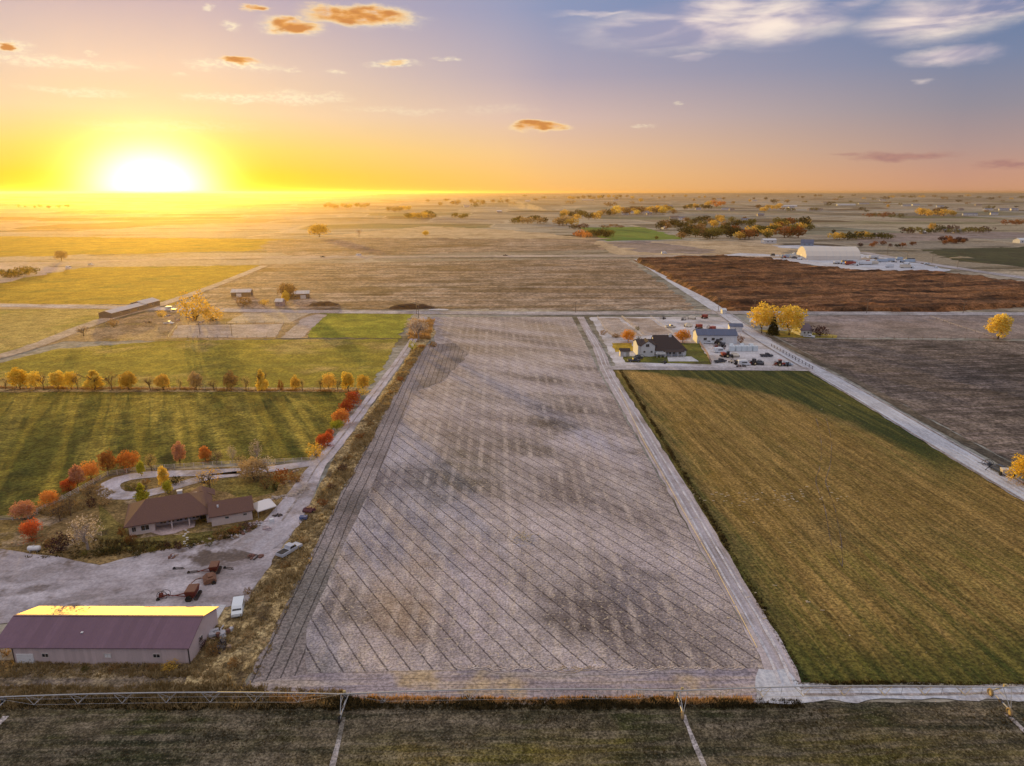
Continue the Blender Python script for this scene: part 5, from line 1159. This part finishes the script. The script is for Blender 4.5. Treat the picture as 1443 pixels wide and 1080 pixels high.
def trailer(loc, rz, m_, label, group, L=9, hh=2.6):
    e = empty('trailer', loc, rz, label, 'trailer', group); b = MB(); b.box((0, 0, .9+hh/2), (L, 2.4, hh)); b.obj('box', m_, e)
    b = MB(); b.box((-.2, 0, .75), (L*.95, 1.6, .2)); b.tube((L/2, 0, .7), (L/2+1.2, 0, .6), .08); b.obj('chassis', DARKST, e); wheels(e, (-L*.32, -L*.2), 2.3, .45)
for i in range(58):
    t = ry.random(); px = 1085+240*t; lo = 359+ (0 if px < 1150 else (px-1150)*.055 if px < 1262 else 6+(px-1262)*.12); hi = 366+(px-1085)*.07
    if 1130 < px < 1212 and lo < 371: lo = 370.5
    if hi > 383: hi = 383
    if lo >= hi: continue
    py = ry.uniform(lo, hi); p = G(px, py); m_ = CMS[ry.choice((0, 0, 0, 1, 1, 2, 3, 4, 4))]
    if i % 3 == 0: trailer(p, ry.uniform(-.3, .3), m_, 'trailer parked in the pale gravel equipment yard beside the arched building', 'trailers in the equipment yard', ry.uniform(7, 12))
    elif i % 3 == 1: pickup(p, ry.uniform(0, 6), m_, 'pickup parked in the pale gravel equipment yard beside the arched building', group='pickups in the equipment yard')
    else: implement(p, ry.uniform(0, 6), m_, 'farm machine standing in the pale gravel equipment yard beside the arched building', ry.choice((0, 2)), 'farm machines in the equipment yard', 1.6, i)
simple(1076, 343.5, 1094, 343.5, 12, 5, 6.5, PALEW, PALEW, 'pale blue grey shed at the foot of the village trees', nwin=2)
simple(1128, 346.5, 1146, 347, 14, 4, 8, mat('blue_wall', (.24, .30, .40), .7), BLUER, 'blue roofed house behind the arched building', name='house', cat='house', nwin=2)
# village houses
VH = [(876, 303, 10, 'a'), (888, 301, 8, 'b'), (903, 301, 12, 'a'), (912, 303, 7, 'c'), (944, 309, 12, 'c'), (956, 310, 9, 'a'), (1018, 296, 12, 'a'), (1028, 297, 7, 'c'), (1030, 329, 22, 'b'), (1048, 333, 12, 'a'), (1100, 315, 14, 'a'), (1044, 313, 12, 'b'), (1056, 312, 6, 'a'), (935, 323, 7, 'a'), (1068, 305, 9, 'c'), (1272, 291, 14, 'b'), (1286, 290, 10, 'a'),
      (1352, 297, 10, 'c'), (1388, 297, 16, 'a'), (1408, 297, 12, 'b'), (1425, 297, 9, 'a'), (1300, 331, 6, 'c'), (1345, 329, 10, 'c'), (1330, 328, 8, 'c'), (1100, 292, 12, 'b'), (1112, 294, 8, 'a'), (1140, 297, 9, 'c'), (1437, 343, 14, 'a'), (654, 292, 8, 'a'), (1160, 286, 8, 'c'), (1180, 290, 10, 'a'), (1210, 288, 7, 'b'), (1240, 283, 9, 'a'), (1320, 292, 9, 'b'), (1375, 290, 8, 'c'), (1396, 303, 9, 'a'), (1060, 284, 8, 'a'), (1010, 281, 9, 'b'), (740, 284, 7, 'a'), (700, 300, 7, 'c'), (940, 292, 8, 'c'), (980, 296, 8, 'b'), (1357, 304, 18, 'a'), (865, 283, 9, 'a'), (820, 283, 8, 'c')]
rv = random.Random(3)
vr = [mat('roof_slate', (.16, .18, .24), .8), mat('roof_brown', (.18, .13, .11), .8), PALEW, BLUER]; vw = dict(a=WHITE, b=PALEW, c=mat('beige_wall', (.46, .40, .36), .8))
names = 'first second third fourth fifth sixth seventh eighth ninth tenth'.split()
for i, (px, py, w, t) in enumerate(VH):
    s_ = mpp(px, py); L = w*s_; 
    reg = 'in the village above the bright green field' if px < 970 else 'among the dark trees of the right village block' if px < 1200 else 'on the far right plain'
    he = min(5.5, max(3., L*.3)); a = G(px, py)
    rt = empty('house', a, rv.uniform(-.4, .4), 'distant pale house '+reg, 'house', 'distant houses '+reg)
    gable(rt, L, min(12, L*.7+3), he, he+2.6, vw[t], vr[rv.randrange(4)], .4)
    window(rt, (L*.3, 0, he*.5), 1.6, 1.4); window(rt, (L*.7, 0, he*.5), 1.6, 1.4)
# white storage cubes
CUBE = mat('white_plastic', (.66, .74, .78), .45, var=.04)
def tote():
    e = empty('storage_tank', (0, 0, 0)); b = MB(); b.box((0, 0, 1.35), (2.3, 2.0, 2.3), top=.97); b.obj('tank', CUBE, e)
    b = MB(); b.box((0, 0, .1), (2.4, 2.1, .18)); b.obj('base', GREYM, e); b = MB(); b.tube((0, 0, 2.5), (0, 0, 2.72), .35, .32, 10); b.obj('lid', PALEW, e)
    b = MB()
    for z in (.7, 1.3, 1.9): b.box((0, -1.0, z), (2.3, .05, .06))
    b.obj('strap', GREYM, e); return e
def copy_tree(o, parent=None):
    c = o.copy(); COL.objects.link(c); c.parent = parent
    for ch in list(o.children): copy_tree(ch, c)
    return c
t0 = tote()
for i, px in enumerate((1031, 1040, 1047.5, 1055, 1063)):
    c = t0 if i == 0 else copy_tree(t0); c.location = G(px, 495); c.rotation_euler.z = .05*i
    tag(c, ['leftmost white square tank in the row of five beside the blue roofed barn', 'second white square tank from the left in the row of five', 'middle white square tank of the row of five', 'fourth white square tank from the left in the row of five', 'rightmost white square tank in the row of five'][i], 'tank', 'white square tanks in the machinery yard')
for i, px in enumerate((1030, 1045, 1058)):
    e = empty('hay_bale', G(px, 489), 0, ['left white wrapped bale behind the row of square tanks', 'middle white wrapped bale behind the row of square tanks', 'right white wrapped bale behind the row of square tanks'][i], 'bale')
    b = MB(); b.tube((-.9, 0, .8), (.9, 0, .8), .8, .8, 14); b.obj('wrap', CUBE, e); b = MB(); b.tube((.9, 0, .8), (.94, 0, .8), .5, .5, 12); b.obj('core', GREYM, e)
# machinery yard stuff: (px,py,type,mat,label)
YD = [(990, 483.5, 'p', 0, 'white pickup at the left foot of the blue roofed barn'), (998, 484.5, 'p', 0, 'white pickup second along the blue roofed barn'), (1012, 486, 't', 4, 'dark tractor in front of the blue roofed barn'),
 (1019, 489, 'i', 4, 'dark machine left of the square tanks'), (1008, 491, 'i', 3, 'red machine in the yard above the white camper'), (1014, 497, 'v', 0, 'white camper van among the machinery left of the tanks'),
 (1019, 503, 'i', 3, 'red machine below the white camper van'), (1027, 504, 't', 4, 'dark tractor right of the red machine below the camper'), (1035, 503, 'i', 2, 'tan machine at the right of the dark tractor'),
 (1080, 503, 'p', 4, 'black pickup alone in the middle of the gravel yard'), (1092, 515, 'i', 3, 'red orange machine at the front right of the gravel yard'), (1100, 516, 't', 3, 'orange tractor at the front right of the gravel yard'),
 (1107, 515.5, 'p', 1, 'pale blue pickup behind the orange tractor'), (1111, 516.5, 'i', 4, 'dark machine at the right end of the front row'), (1070, 514, 'i', 4, 'dark machine in the middle of the front row'),
 (1063, 514.5, 't', 4, 'dark tractor in the middle of the front row'), (1056, 514, 'i', 3, 'rusty machine left of the dark tractor in the front row'), (1048, 515, 'v', 0, 'white van at the front edge of the gravel yard'),
 (1040, 514, 'i', 4, 'dark disc machine left of the white front van'), (1032, 512, 'i', 2, 'tan rake in the left part of the front row'), (1015, 511, 'p', 4, 'dark pickup at the left end of the front row'),
 (985, 463, 'i', 3, 'rust machine behind the blue barn, left one'), (998, 464, 'i', 2, 'tan machine behind the blue barn'), (970, 461, 'i', 2, 'tan machine right behind the orange tree'), (1004, 466, 'i', 3, 'rust machine behind the blue barn, right one'), (963, 452, 'i', 4, 'dark trailer frame near the cross road'),
 (975, 450, 'i', 2, 'tan frame near the cross road'), (993, 449, 'i', 3, 'red brown machine nearest the cross road'), (935, 450, 'i', 4, 'dark frame by the paddock corner'), (945, 462, 'p', 2, 'cream pickup beside the second paddock'),
 (1068, 452, 'p', 2, 'cream pickup parked at the grass near the left golden tree'), (1140, 476, 'p', 0, 'white car below the dark bushy tree'), (900, 506, 'i', 4, 'dark lawn machine at the front left of the white house'), (893, 510, 'p', 4, 'dark car on the track left of the white house'), (936, 512, 'i', 4, 'dark rake on the grass in front of the white patio'),
 (268, 444, 'p', 0, 'white pickup under the large golden farmyard tree'), (238, 457, 'p', 0, 'white car in the left farmyard'), (300, 451, 'p', 0, 'white car right of the golden farmyard tree'), (240, 437, 'v', 0, 'white van behind the long grey shed'),
 (247, 441, 'v', 2, 'cream van in the left farmyard'), (1393, 657, 'i', 4, 'black harrow on the gravel road near the right edge'), (1408, 665, 'i', 4, 'dark frame with white pipes on the gravel road near the right edge'), (1418, 671, 'i', 2, 'pale rake on the gravel road below the edge tree'),
 (97, 379, 'v', 0, 'white lorry on the highway at the far left'), (128, 374, 'p', 0, 'white car behind the lorry on the highway'), (455, 363, 'p', 4, 'dark car on the highway above the tan field'), (506, 361, 'v', 0, 'white van on the highway above the tan field'), (712, 361, 'p', 4, 'dark car on the highway right of the middle'), (936, 358, 'v', 0, 'white lorry on the highway left of the brown crop')]
for i, (px, py, ty, m_, lab) in enumerate(YD):
    rz = random.Random(i).uniform(-.5, .5)+(0 if ty != 'i' else i); p = G(px, py)
    if ty == 'p': pickup(p, rz, CMS[m_], lab)
    elif ty == 't': tractor(p, rz, CMS[m_], lab)
    elif ty == 'v': van(p, rz, CMS[m_], lab, L=6.5 if py < 400 else 5.2, Hh=2.6 if py < 400 else 2.3)
    else: implement(p, rz, CMS[m_], lab, i % 3, k=1.15 if py > 480 else 1.3, seed=i)
for i, (px, py) in enumerate([(1011, 488), (1016, 493), (1024, 500), (1043, 517), (250, 452), (236, 446), (282, 455), (210, 455), (1300, 372), (1230, 368)]):
    junk(px, py, 40+i, ['scrap heap at the left front of the blue barn', 'scrap heap left of the square tanks', 'scrap heap below the square tanks', 'scrap heap at the edge of the mown field', 'scrap heap under the golden farmyard tree', 'scrap heap in the left farmyard near the long shed', 'scrap heap on the paddock edge of the left farmyard', 'scrap heap at the left end of the farmyard', 'scrap heap at the right of the equipment yard', 'scrap heap right of the arched building'][i], k=1.3)
# dark manure mound on the far side of the cross road
def mound(px, py, L, w, h, m_, label, name='soil_mound', cat='mound'):
    b = MB(); nx, ny = 30, 8; vs = []
    for i in range(nx+1):
        for j in range(ny+1):
            u, v = i/nx, j/ny; e_ = (sin(pi*u)**.6)*(sin(pi*v)**.8)
            vs.append(((u-.5)*L, (v-.5)*w, max(-.05, h*e_*(.75+.5*MN.noise(Vector((u*7, v*2, px)))) - .05)))
    b.add(vs, [(i*(ny+1)+j, (i+1)*(ny+1)+j, (i+1)*(ny+1)+j+1, i*(ny+1)+j+1) for i in range(nx) for j in range(ny)])
    o = b.obj(name, m_, None, G(px, py)+Vector((0, 0, .2)), smooth=True); tag(o, label, cat)
MND = mat('dark_soil', (.055, .03, .02), .95, var=.3, bump=.8, bscale=2)
mound(580, 434, 28, 9, 3.2, MND, 'dark brown soil heap behind the cross road above the lane')
mound(456, 430, 18, 9, 2.6, MND, 'dark brown heap right of the small grey barn')
mound(618, 437, 12, 3, .6, mat('white_gravel', (.7, .68, .66), .9), 'low white gravel heap on the edge of the cross road')
mound(1355, 364, 26, 6, 2.0, mat('tan_heap', (.34, .27, .16), .95), 'low tan heap beside the right highway')
# ------------------------------------------------------------------ poles
def pole(px, pb, pt, lab, arm=True):
    h = htop(px, pb, pt); e = empty('utility_pole', G(px, pb), .0, lab, 'utility pole'); b = MB(); b.tube((0, 0, -.1), (0, 0, h), .17, .11, 7); b.obj('shaft', WOOD, e)
    if arm:
        b = MB(); b.box((0, 0, h*.93), (2.6, .12, .14)); c = b.obj('crossarm', WOOD, e)
        for x in (-1.1, 0, 1.1):
            i_ = MB(); i_.tube((x, 0, h*.93+.07), (x, 0, h*.93+.28), .06, .04, 6); i_.obj('insulator', STEEL, c)
    return e
for px, pb, pt, lab in [(1012, 440, 419, 'wooden power pole at the crossing left of the golden trees'), (1062, 448, 422, 'wooden power pole just left of the big golden trees'), (1221, 442, 421, 'wooden power pole on the cross road in front of the brown crop'), (1357, 442, 424, 'wooden power pole on the cross road right of the brown crop'),
   (811, 441, 425, 'wooden power pole at the top right corner of the plowed field'), (587, 443, 418, 'wooden power pole at the top of the lane'), (590, 449, 424, 'wooden power pole beside the pole at the top of the lane'), (282, 472, 456, 'thin pole at the left end of the long paddock'), (327, 474, 456, 'thin pole in the middle of the long paddock'),
   (1250, 360, 345, 'power pole right of the arched building'), (1278, 367, 355, 'power pole at the start of the right highway'), (1313, 372, 358, 'power pole midway along the right highway'), (1349, 378, 360, 'power pole farther right along the highway'), (1118, 441, 428, 'short pole between the golden trees and the crop')]:
    pole(px, pb, pt, lab)
e = empty('power_line', G(1250, 360), 0, 'thin wires strung along the right highway poles', 'power line'); o0 = G(1250, 360); b = MB()
pp = [(1250, 360), (1278, 367), (1313, 372), (1349, 378), (1443, 396)]
for off in (-1, 1):
    q = [G(*p)-o0+Vector((off, 0, 9.0)) for p in pp]
    for a, c in zip(q, q[1:]):
        m1 = (a+c)/2-Vector((0, 0, 1.)); b.tube(a, m1, .035, .035, 3); b.tube(m1, c, .035, .035, 3)
b.obj('wire', DARKST, e)
# ------------------------------------------------------------------ irrigation pivot
def pivot():
    Y0 = (G(488, 1004).y+G(960, 1003).y)/2+.6; xs = [G(5, 1000).x-.3, G(484, 1005).x, G(959, 1003).x, G(1405, 990).x]
    xs = [xs[0]-46.]+xs+[xs[-1]+46.]
    HP = 3.0
    root = empty('irrigation_pivot', (xs[2], Y0, 0), -.012, 'long wheeled steel irrigation line with truss spans crossing the whole foreground', 'irrigation line')
    ox = xs[2]
    PIPE = mat('pivot_pipe', (.42, .43, .44), .5, metal=.2); YW = mat('yellow_steel', (.52, .42, .20), .6)
    for k in range(len(xs)-1):
        x0, x1 = xs[k]-ox, xs[k+1]-ox; L = x1-x0; N_ = 8
        def arch(t): return HP+.5*4*t*(1-t)
        pts = [(x0+L*i/24, 0, arch(i/24)) for i in range(25)]
        sp = MB(); sp.path(pts, .085, 8); spn = sp.obj('span_pipe', PIPE, root)
        tr = MB(); low = []
        for i in range(1, N_):
            t = i/N_; x = x0+L*t; z = arch(t)-.95-.25*sin(pi*t); low.append((x, 0, z))
            for t2 in (t-.028, t+.028):
                for s_ in (-.55, .55): tr.tube((x0+L*t2, 0, arch(t2)), (x, s_, z), .026, .026, 5)
            tr.tube((x, -.55, z), (x, .55, z), .03, .03, 5)
        rd_ = tr
        for s_ in (-.55, .55):
            c_ = [(x0+.3, 0, HP-.1)]+[(x, s_, z) for x, _, z in low]+[(x1-.3, 0, HP-.1)]; rd_.path(c_, .016, 4)
        tr.obj('truss', YW if k >= 3 else PIPE, spn)
        dr = MB()
        for i in range(1, 16):
            t = i/16; x = x0+L*t; dr.tube((x, .12, arch(t)+.15), (x, .25, arch(t)-1.6), .018, .018, 4, cap=False)
        dr.obj('drop_hose', BLACK, spn)
    for k in range(1, len(xs)-1):
        x = xs[k]-ox
        t = MB(); zb = .75
        for s_ in (-1, 1):
            t.tube((x, s_*2.0, zb), (x-.15, s_*.12, HP), .06, .06, 6); t.tube((x+.9, s_*.25, HP+.05), (x, s_*1.95, zb), .045, .045, 6)
        t.tube((x, -2.1, zb), (x, 2.1, zb), .1, .1, 6); t.tube((x-.12, -.75, 2.0), (x-.12, .75, 2.0), .04, .04, 5)
        tw = t.obj('tower', PIPE, root)
        bx_ = MB(); bx_.box((x+.25, .2, HP+.1), (.35, .25, .5)); bx_.obj('control_box', YW, tw)
        mo = MB(); mo.box((x, 0, zb), (.4, .5, .3)); mo.obj('motor', DARKST, tw)
        for s_ in (-1, 1):
            w = MB(); w.torus((x-.12, s_*1.95, .58), .44, .15, 'x', 18, 7); wo = w.obj('wheel', TYRE if k < 3 else mat('muddy_tyre', (.30, .22, .12), .9), root)
            r_ = MB(); r_.tube((x-.2, s_*1.95, .58), (x-.04, s_*1.95, .58), .31, .31, 12); r_.obj('rim', YW, wo)
pivot()
# gated pipe on the right margin of the plowed field
def gpipe(px, lab, m_, r_, sp, h=.35, tick=.8, name='irrigation_pipe'):
    w = [G(*p) for p in px]; root = empty(name, w[0], 0, lab, 'pipe'); o0 = w[0]; b = MB(); t = MB()
    for a, c in zip(w, w[1:]):
        d = (c-a); n = max(1, int(d.length/sp)); dn = d.normalized(); nr = Vector((-dn.y, dn.x, 0))
        for i in range(n):
            p = a+d*(i/n)-o0; q = a+d*((i+.96)/n)-o0
            b.tube(p+Vector((0, 0, h)), q+Vector((0, 0, h)), r_, r_, 6)
            t.tube(p+nr*tick*.5+Vector((0, 0, .1)), p-nr*tick*.5+Vector((0, 0, .1)), r_*.7, r_*.7, 5); t.tube(p, p+Vector((0, 0, h+.4)), r_*.6, r_*.6, 5)
    b.obj('pipe', m_, root); t.obj('stand', m_, root)
gpipe([(872, 548), (905, 620), (952, 703), (1010, 806), (1068, 918)], 'pale yellow sprinkler pipe lying along the right margin of the plowed field', YEL, .06, 9)
# ------------------------------------------------------------------ weeds, litter (uncountable)
def weeds(name, region_fn, n, hmin, hmax, m_, label, seed=1, blades=9, wd_=.5):
    rd = random.Random(seed); b = MB()
    for i in range(n):
        r_ = region_fn(rd)
        if r_ is None: continue
        x, y = r_; dk = max(.35, .5+.8*MN.noise(Vector((x*.12, y*.12, seed)))); h = rd.uniform(hmin, hmax)*dk*1.4; r0 = h*wd_
        for k in range(blades):
            a = rd.uniform(0, 6.28); q = rd.uniform(.1, 1)*r0; c = (x+q*cos(a), y+q*sin(a), 0); lean = rd.uniform(.1, .6)*h
            t = Vector((c[0]+lean*cos(a), c[1]+lean*sin(a), h*rd.uniform(.5, 1.1)+.1)); w = h*rd.uniform(.07, .16); a2 = rd.uniform(0, 3.14)
            b.add([(c[0]-w*cos(a2), c[1]-w*sin(a2), .05), (c[0]+w*cos(a2), c[1]+w*sin(a2), .05), (t.x+w*.5*cos(a2), t.y+w*.5*sin(a2), t.z*.7), tuple(t)], [(0, 1, 2, 3)])
    o = b.obj(name, m_); tag(o, label, 'weeds', kind='stuff')
WD = leafmat('weed_blades', (.28, .20, .09), (.56, .44, .24), .4); WD2 = leafmat('weed_dark', (.055, .045, .022), (.17, .13, .06), .3); WD3 = leafmat('weed_gold', (.42, .22, .07), (.60, .38, .16), .35)
for M_ in (WD, WD2, WD3):
    for n_ in M_.node_tree.nodes:
        if n_.type == 'TEX_NOISE': n_.inputs['Scale'].default_value = .9
def band(pts):   # centreline px + half width m
    w = [(G(p[0], p[1]), p[2]) for p in pts]; cum = [0]
    for (a, _), (b, _) in zip(w, w[1:]): cum.append(cum[-1]+(b-a).length)
    def f(rd):
        s_ = cum[-1]*rd.random()
        for i in range(len(w)-1):
            if s_ <= cum[i+1]:
                t = (s_-cum[i])/(cum[i+1]-cum[i]); p = w[i][0].lerp(w[i+1][0], t); hw = w[i][1]*(1-t)+w[i+1][1]*t; d = (w[i+1][0]-w[i][0]).normalized()
                k = rd.uniform(-1, 1)*hw; return p.x-d.y*k, p.y+d.x*k
    return f
weeds('weeds', band([(594, 487, 2), (568, 528, 2.), (533, 583, 2.2), (484, 668, 2.4), (458, 712, 2.6), (424, 775, 2.8), (385, 840, 3.4), (350, 905, 4.2), (322, 955, 5), (300, 975, 6)]), 3400, .3, 1.3, WD, 'tangled dry tan weeds filling the ditch between lane and plowed field', 2)
weeds('weeds', band([(597, 452, 6), (590, 478, 5)]), 900, .6, 2.2, WD3, 'pale tall grass where the lane meets the cross road', 3)
weeds('weeds', band([(-40, 984, 2.2), (160, 984, 2.2), (330, 984, 2.4), (480, 986, 1.6)]), 2600, .3, 1.1, WD, 'pale dry weeds along the ditch below the metal shed', 4)
weeds('weeds', band([(-40, 992, 1.0), (300, 993, 1.0), (700, 994, 1.0), (1110, 993, .9), (1130, 993, .6)]), 3600, .25, .8, WD2, 'dark weeds fringing the near side of the ditch', 5)
weeds('weeds', band([(380, 988, .7), (480, 988, .7), (700, 989, .6), (940, 989, .6), (1060, 989, .5)]), 1700, .3, .75, WD3, 'orange brown grass fringe at the bottom edge of the plowed field', 6)
weeds('weeds', band([(-20, 945, 1.8), (280, 944, 1.8), (300, 905, 2), (318, 885, 2)]), 1300, .25, .9, WD, 'brown weeds along the base of the metal shed', 7)
weeds('weeds', band([(1120, 964, .5), (1300, 965, .5), (1500, 965, .5)]), 500, .2, .5, WD2, 'dark grass edge between the mown field and the bottom track', 8)
weeds('weeds', band([(874, 522, .6), (942, 633, .6), (1016, 755, .6), (1102, 905, .6), (1134, 960, .6)]), 1800, .2, .6, WD2, 'dark grass edge along the right side of the dirt track', 9)
weeds('weeds', lambda rd: (lambda p: (p.x, p.y))(G(rd.uniform(-20, 1463), rd.uniform(1000, 1085))), 5000, .1, .32, WD2, 'low dark crop stubble across the foreground field', 10, 5)
weeds('weeds', band([(-20, 547, 1.2), (250, 549, 1.2), (505, 552, 1.2)]), 1500, .3, .9, WD3, 'pale dry grass under the pasture tree row', 11)
weeds('weeds', band([(60, 770, 5), (130, 775, 4), (250, 770, 1.5), (330, 752, 2)]), 900, .25, .8, WD2, 'dark weeds along the front of the house lawn', 12)
weeds('weeds', band([(60, 725, 6), (120, 700, 6), (150, 690, 4)]), 1100, .25, .8, WD, 'brown rough grass inside the white fence', 13)
def litter():
    rd = random.Random(17); b = MB()
    for i in range(90):
        px = rd.gauss(1085, 60); py = 700+rd.gauss(0, 7)
        if rd.random() < .25: px, py = rd.uniform(980, 1200), rd.uniform(560, 930)
        p = G(px, py); b.box((p.x, p.y, .12), (rd.uniform(.2, .8), rd.uniform(.1, .25), .08), rd.uniform(-.3, .3))
    for i in range(60):
        px, py = rd.gauss(738, 9), rd.gauss(757, 4); p = G(px, py); b.box((p.x, p.y, .1), (rd.uniform(.2, .7), .15, .08), rd.uniform(0, 3))
    o = b.obj('straw_litter', mat('straw', (.58, .48, .34), .9)); tag(o, 'pale straw scraps scattered across the fields', 'straw', kind='stuff')
litter()
def scallops():
    rd = random.Random(4); b = MB()
    for i in range(20):
        px = 660+i*20+rd.uniform(-6, 6); c = G(px, 946+rd.uniform(-2, 1)); r0 = rd.uniform(1.6, 2.8)
        for k in range(2):
            pts = []
            for j in range(9):
                t = -2.6+j*.25; rr = r0-k*.5; pts.append((c.x+rr*cos(t), c.y+1.5+rr*sin(t)*.8, .13))
            b.path(pts, .07, 4)
    o = b.obj('soil_ridges', mt_sc); tag(o, kind='structure')
scallops()
# dust / smoke plume
def smoke():
    a = G(778, 299); b_ = MB(); rd = random.Random(3); s_ = mpp(778, 299)
    path_ = [(0, 0, 0, 4), (-10, 2, 4, 8), (-22, 4, 9, 13), (-36, 8, 15, 19), (-50, 14, 22, 24), (-62, 22, 30, 28)]
    n = 12; vs = []
    for dx_, dpy, z, r_ in path_:
        for i in range(n):
            t = 2*pi*i/n; k = 1+rd.uniform(-.15, .15)
            vs.append((dx_*s_, r_*1.6*cos(t)*k, z+5+r_*.62*sin(t)*k))
    m = len(path_); fs = [(j*n+i, j*n+(i+1) % n, (j+1)*n+(i+1) % n, (j+1)*n+i) for j in range(m-1) for i in range(n)]+[tuple(range(n))[::-1], tuple(range((m-1)*n, m*n))]
    b_.add(vs, fs)
    m_ = bpy.data.materials.new('dust_plume'); m_.use_nodes = True; N = NT(m_.node_tree); o = N.node('ShaderNodeOutputMaterial'); v = N.node('ShaderNodeVolumePrincipled')
    P = N.node('ShaderNodeTexCoord').outputs['Object']; x = N.xyz(P)[0]
    d = N.m('MULTIPLY', N.mr(N.noise(P, .035, 4, .6), .38, .62), N.mr(x, -62*s_, 0, .004, .035))
    v.inputs['Color'].default_value = (1, .85, .66, 1); v.inputs['Anisotropy'].default_value = .3; N.put(v.inputs['Density'], d); N.l.new(v.outputs[0], o.inputs['Volume'])
    o_ = b_.obj('smoke_plume', m_, None, a)
    import bmesh
    bm = bmesh.new(); bm.from_mesh(o_.data); bmesh.ops.recalc_face_normals(bm, faces=bm.faces); bm.to_mesh(o_.data); bm.free()
    tag(o_, 'pale dust plume drifting left above the distant fields', 'smoke', kind='stuff')
smoke()
# ------------------------------------------------------------------ haze
def haze():
    b = MB(); b.box((0, 0, -2.), (67000, 67000, 180))
    m_ = bpy.data.materials.new('haze_air'); m_.use_nodes = True; N = NT(m_.node_tree)
    o = N.node('ShaderNodeOutputMaterial'); v = N.node('ShaderNodeVolumePrincipled')
    v.inputs['Color'].default_value = (.96, .68, .36, 1); v.inputs['Density'].default_value = HAZE_D; v.inputs['Anisotropy'].default_value = .78
    N.l.new(v.outputs[0], o.inputs['Volume'])
    h = b.obj('haze', m_); tag(h, kind='stuff')
HAZE_D = 4.6e-5
haze()
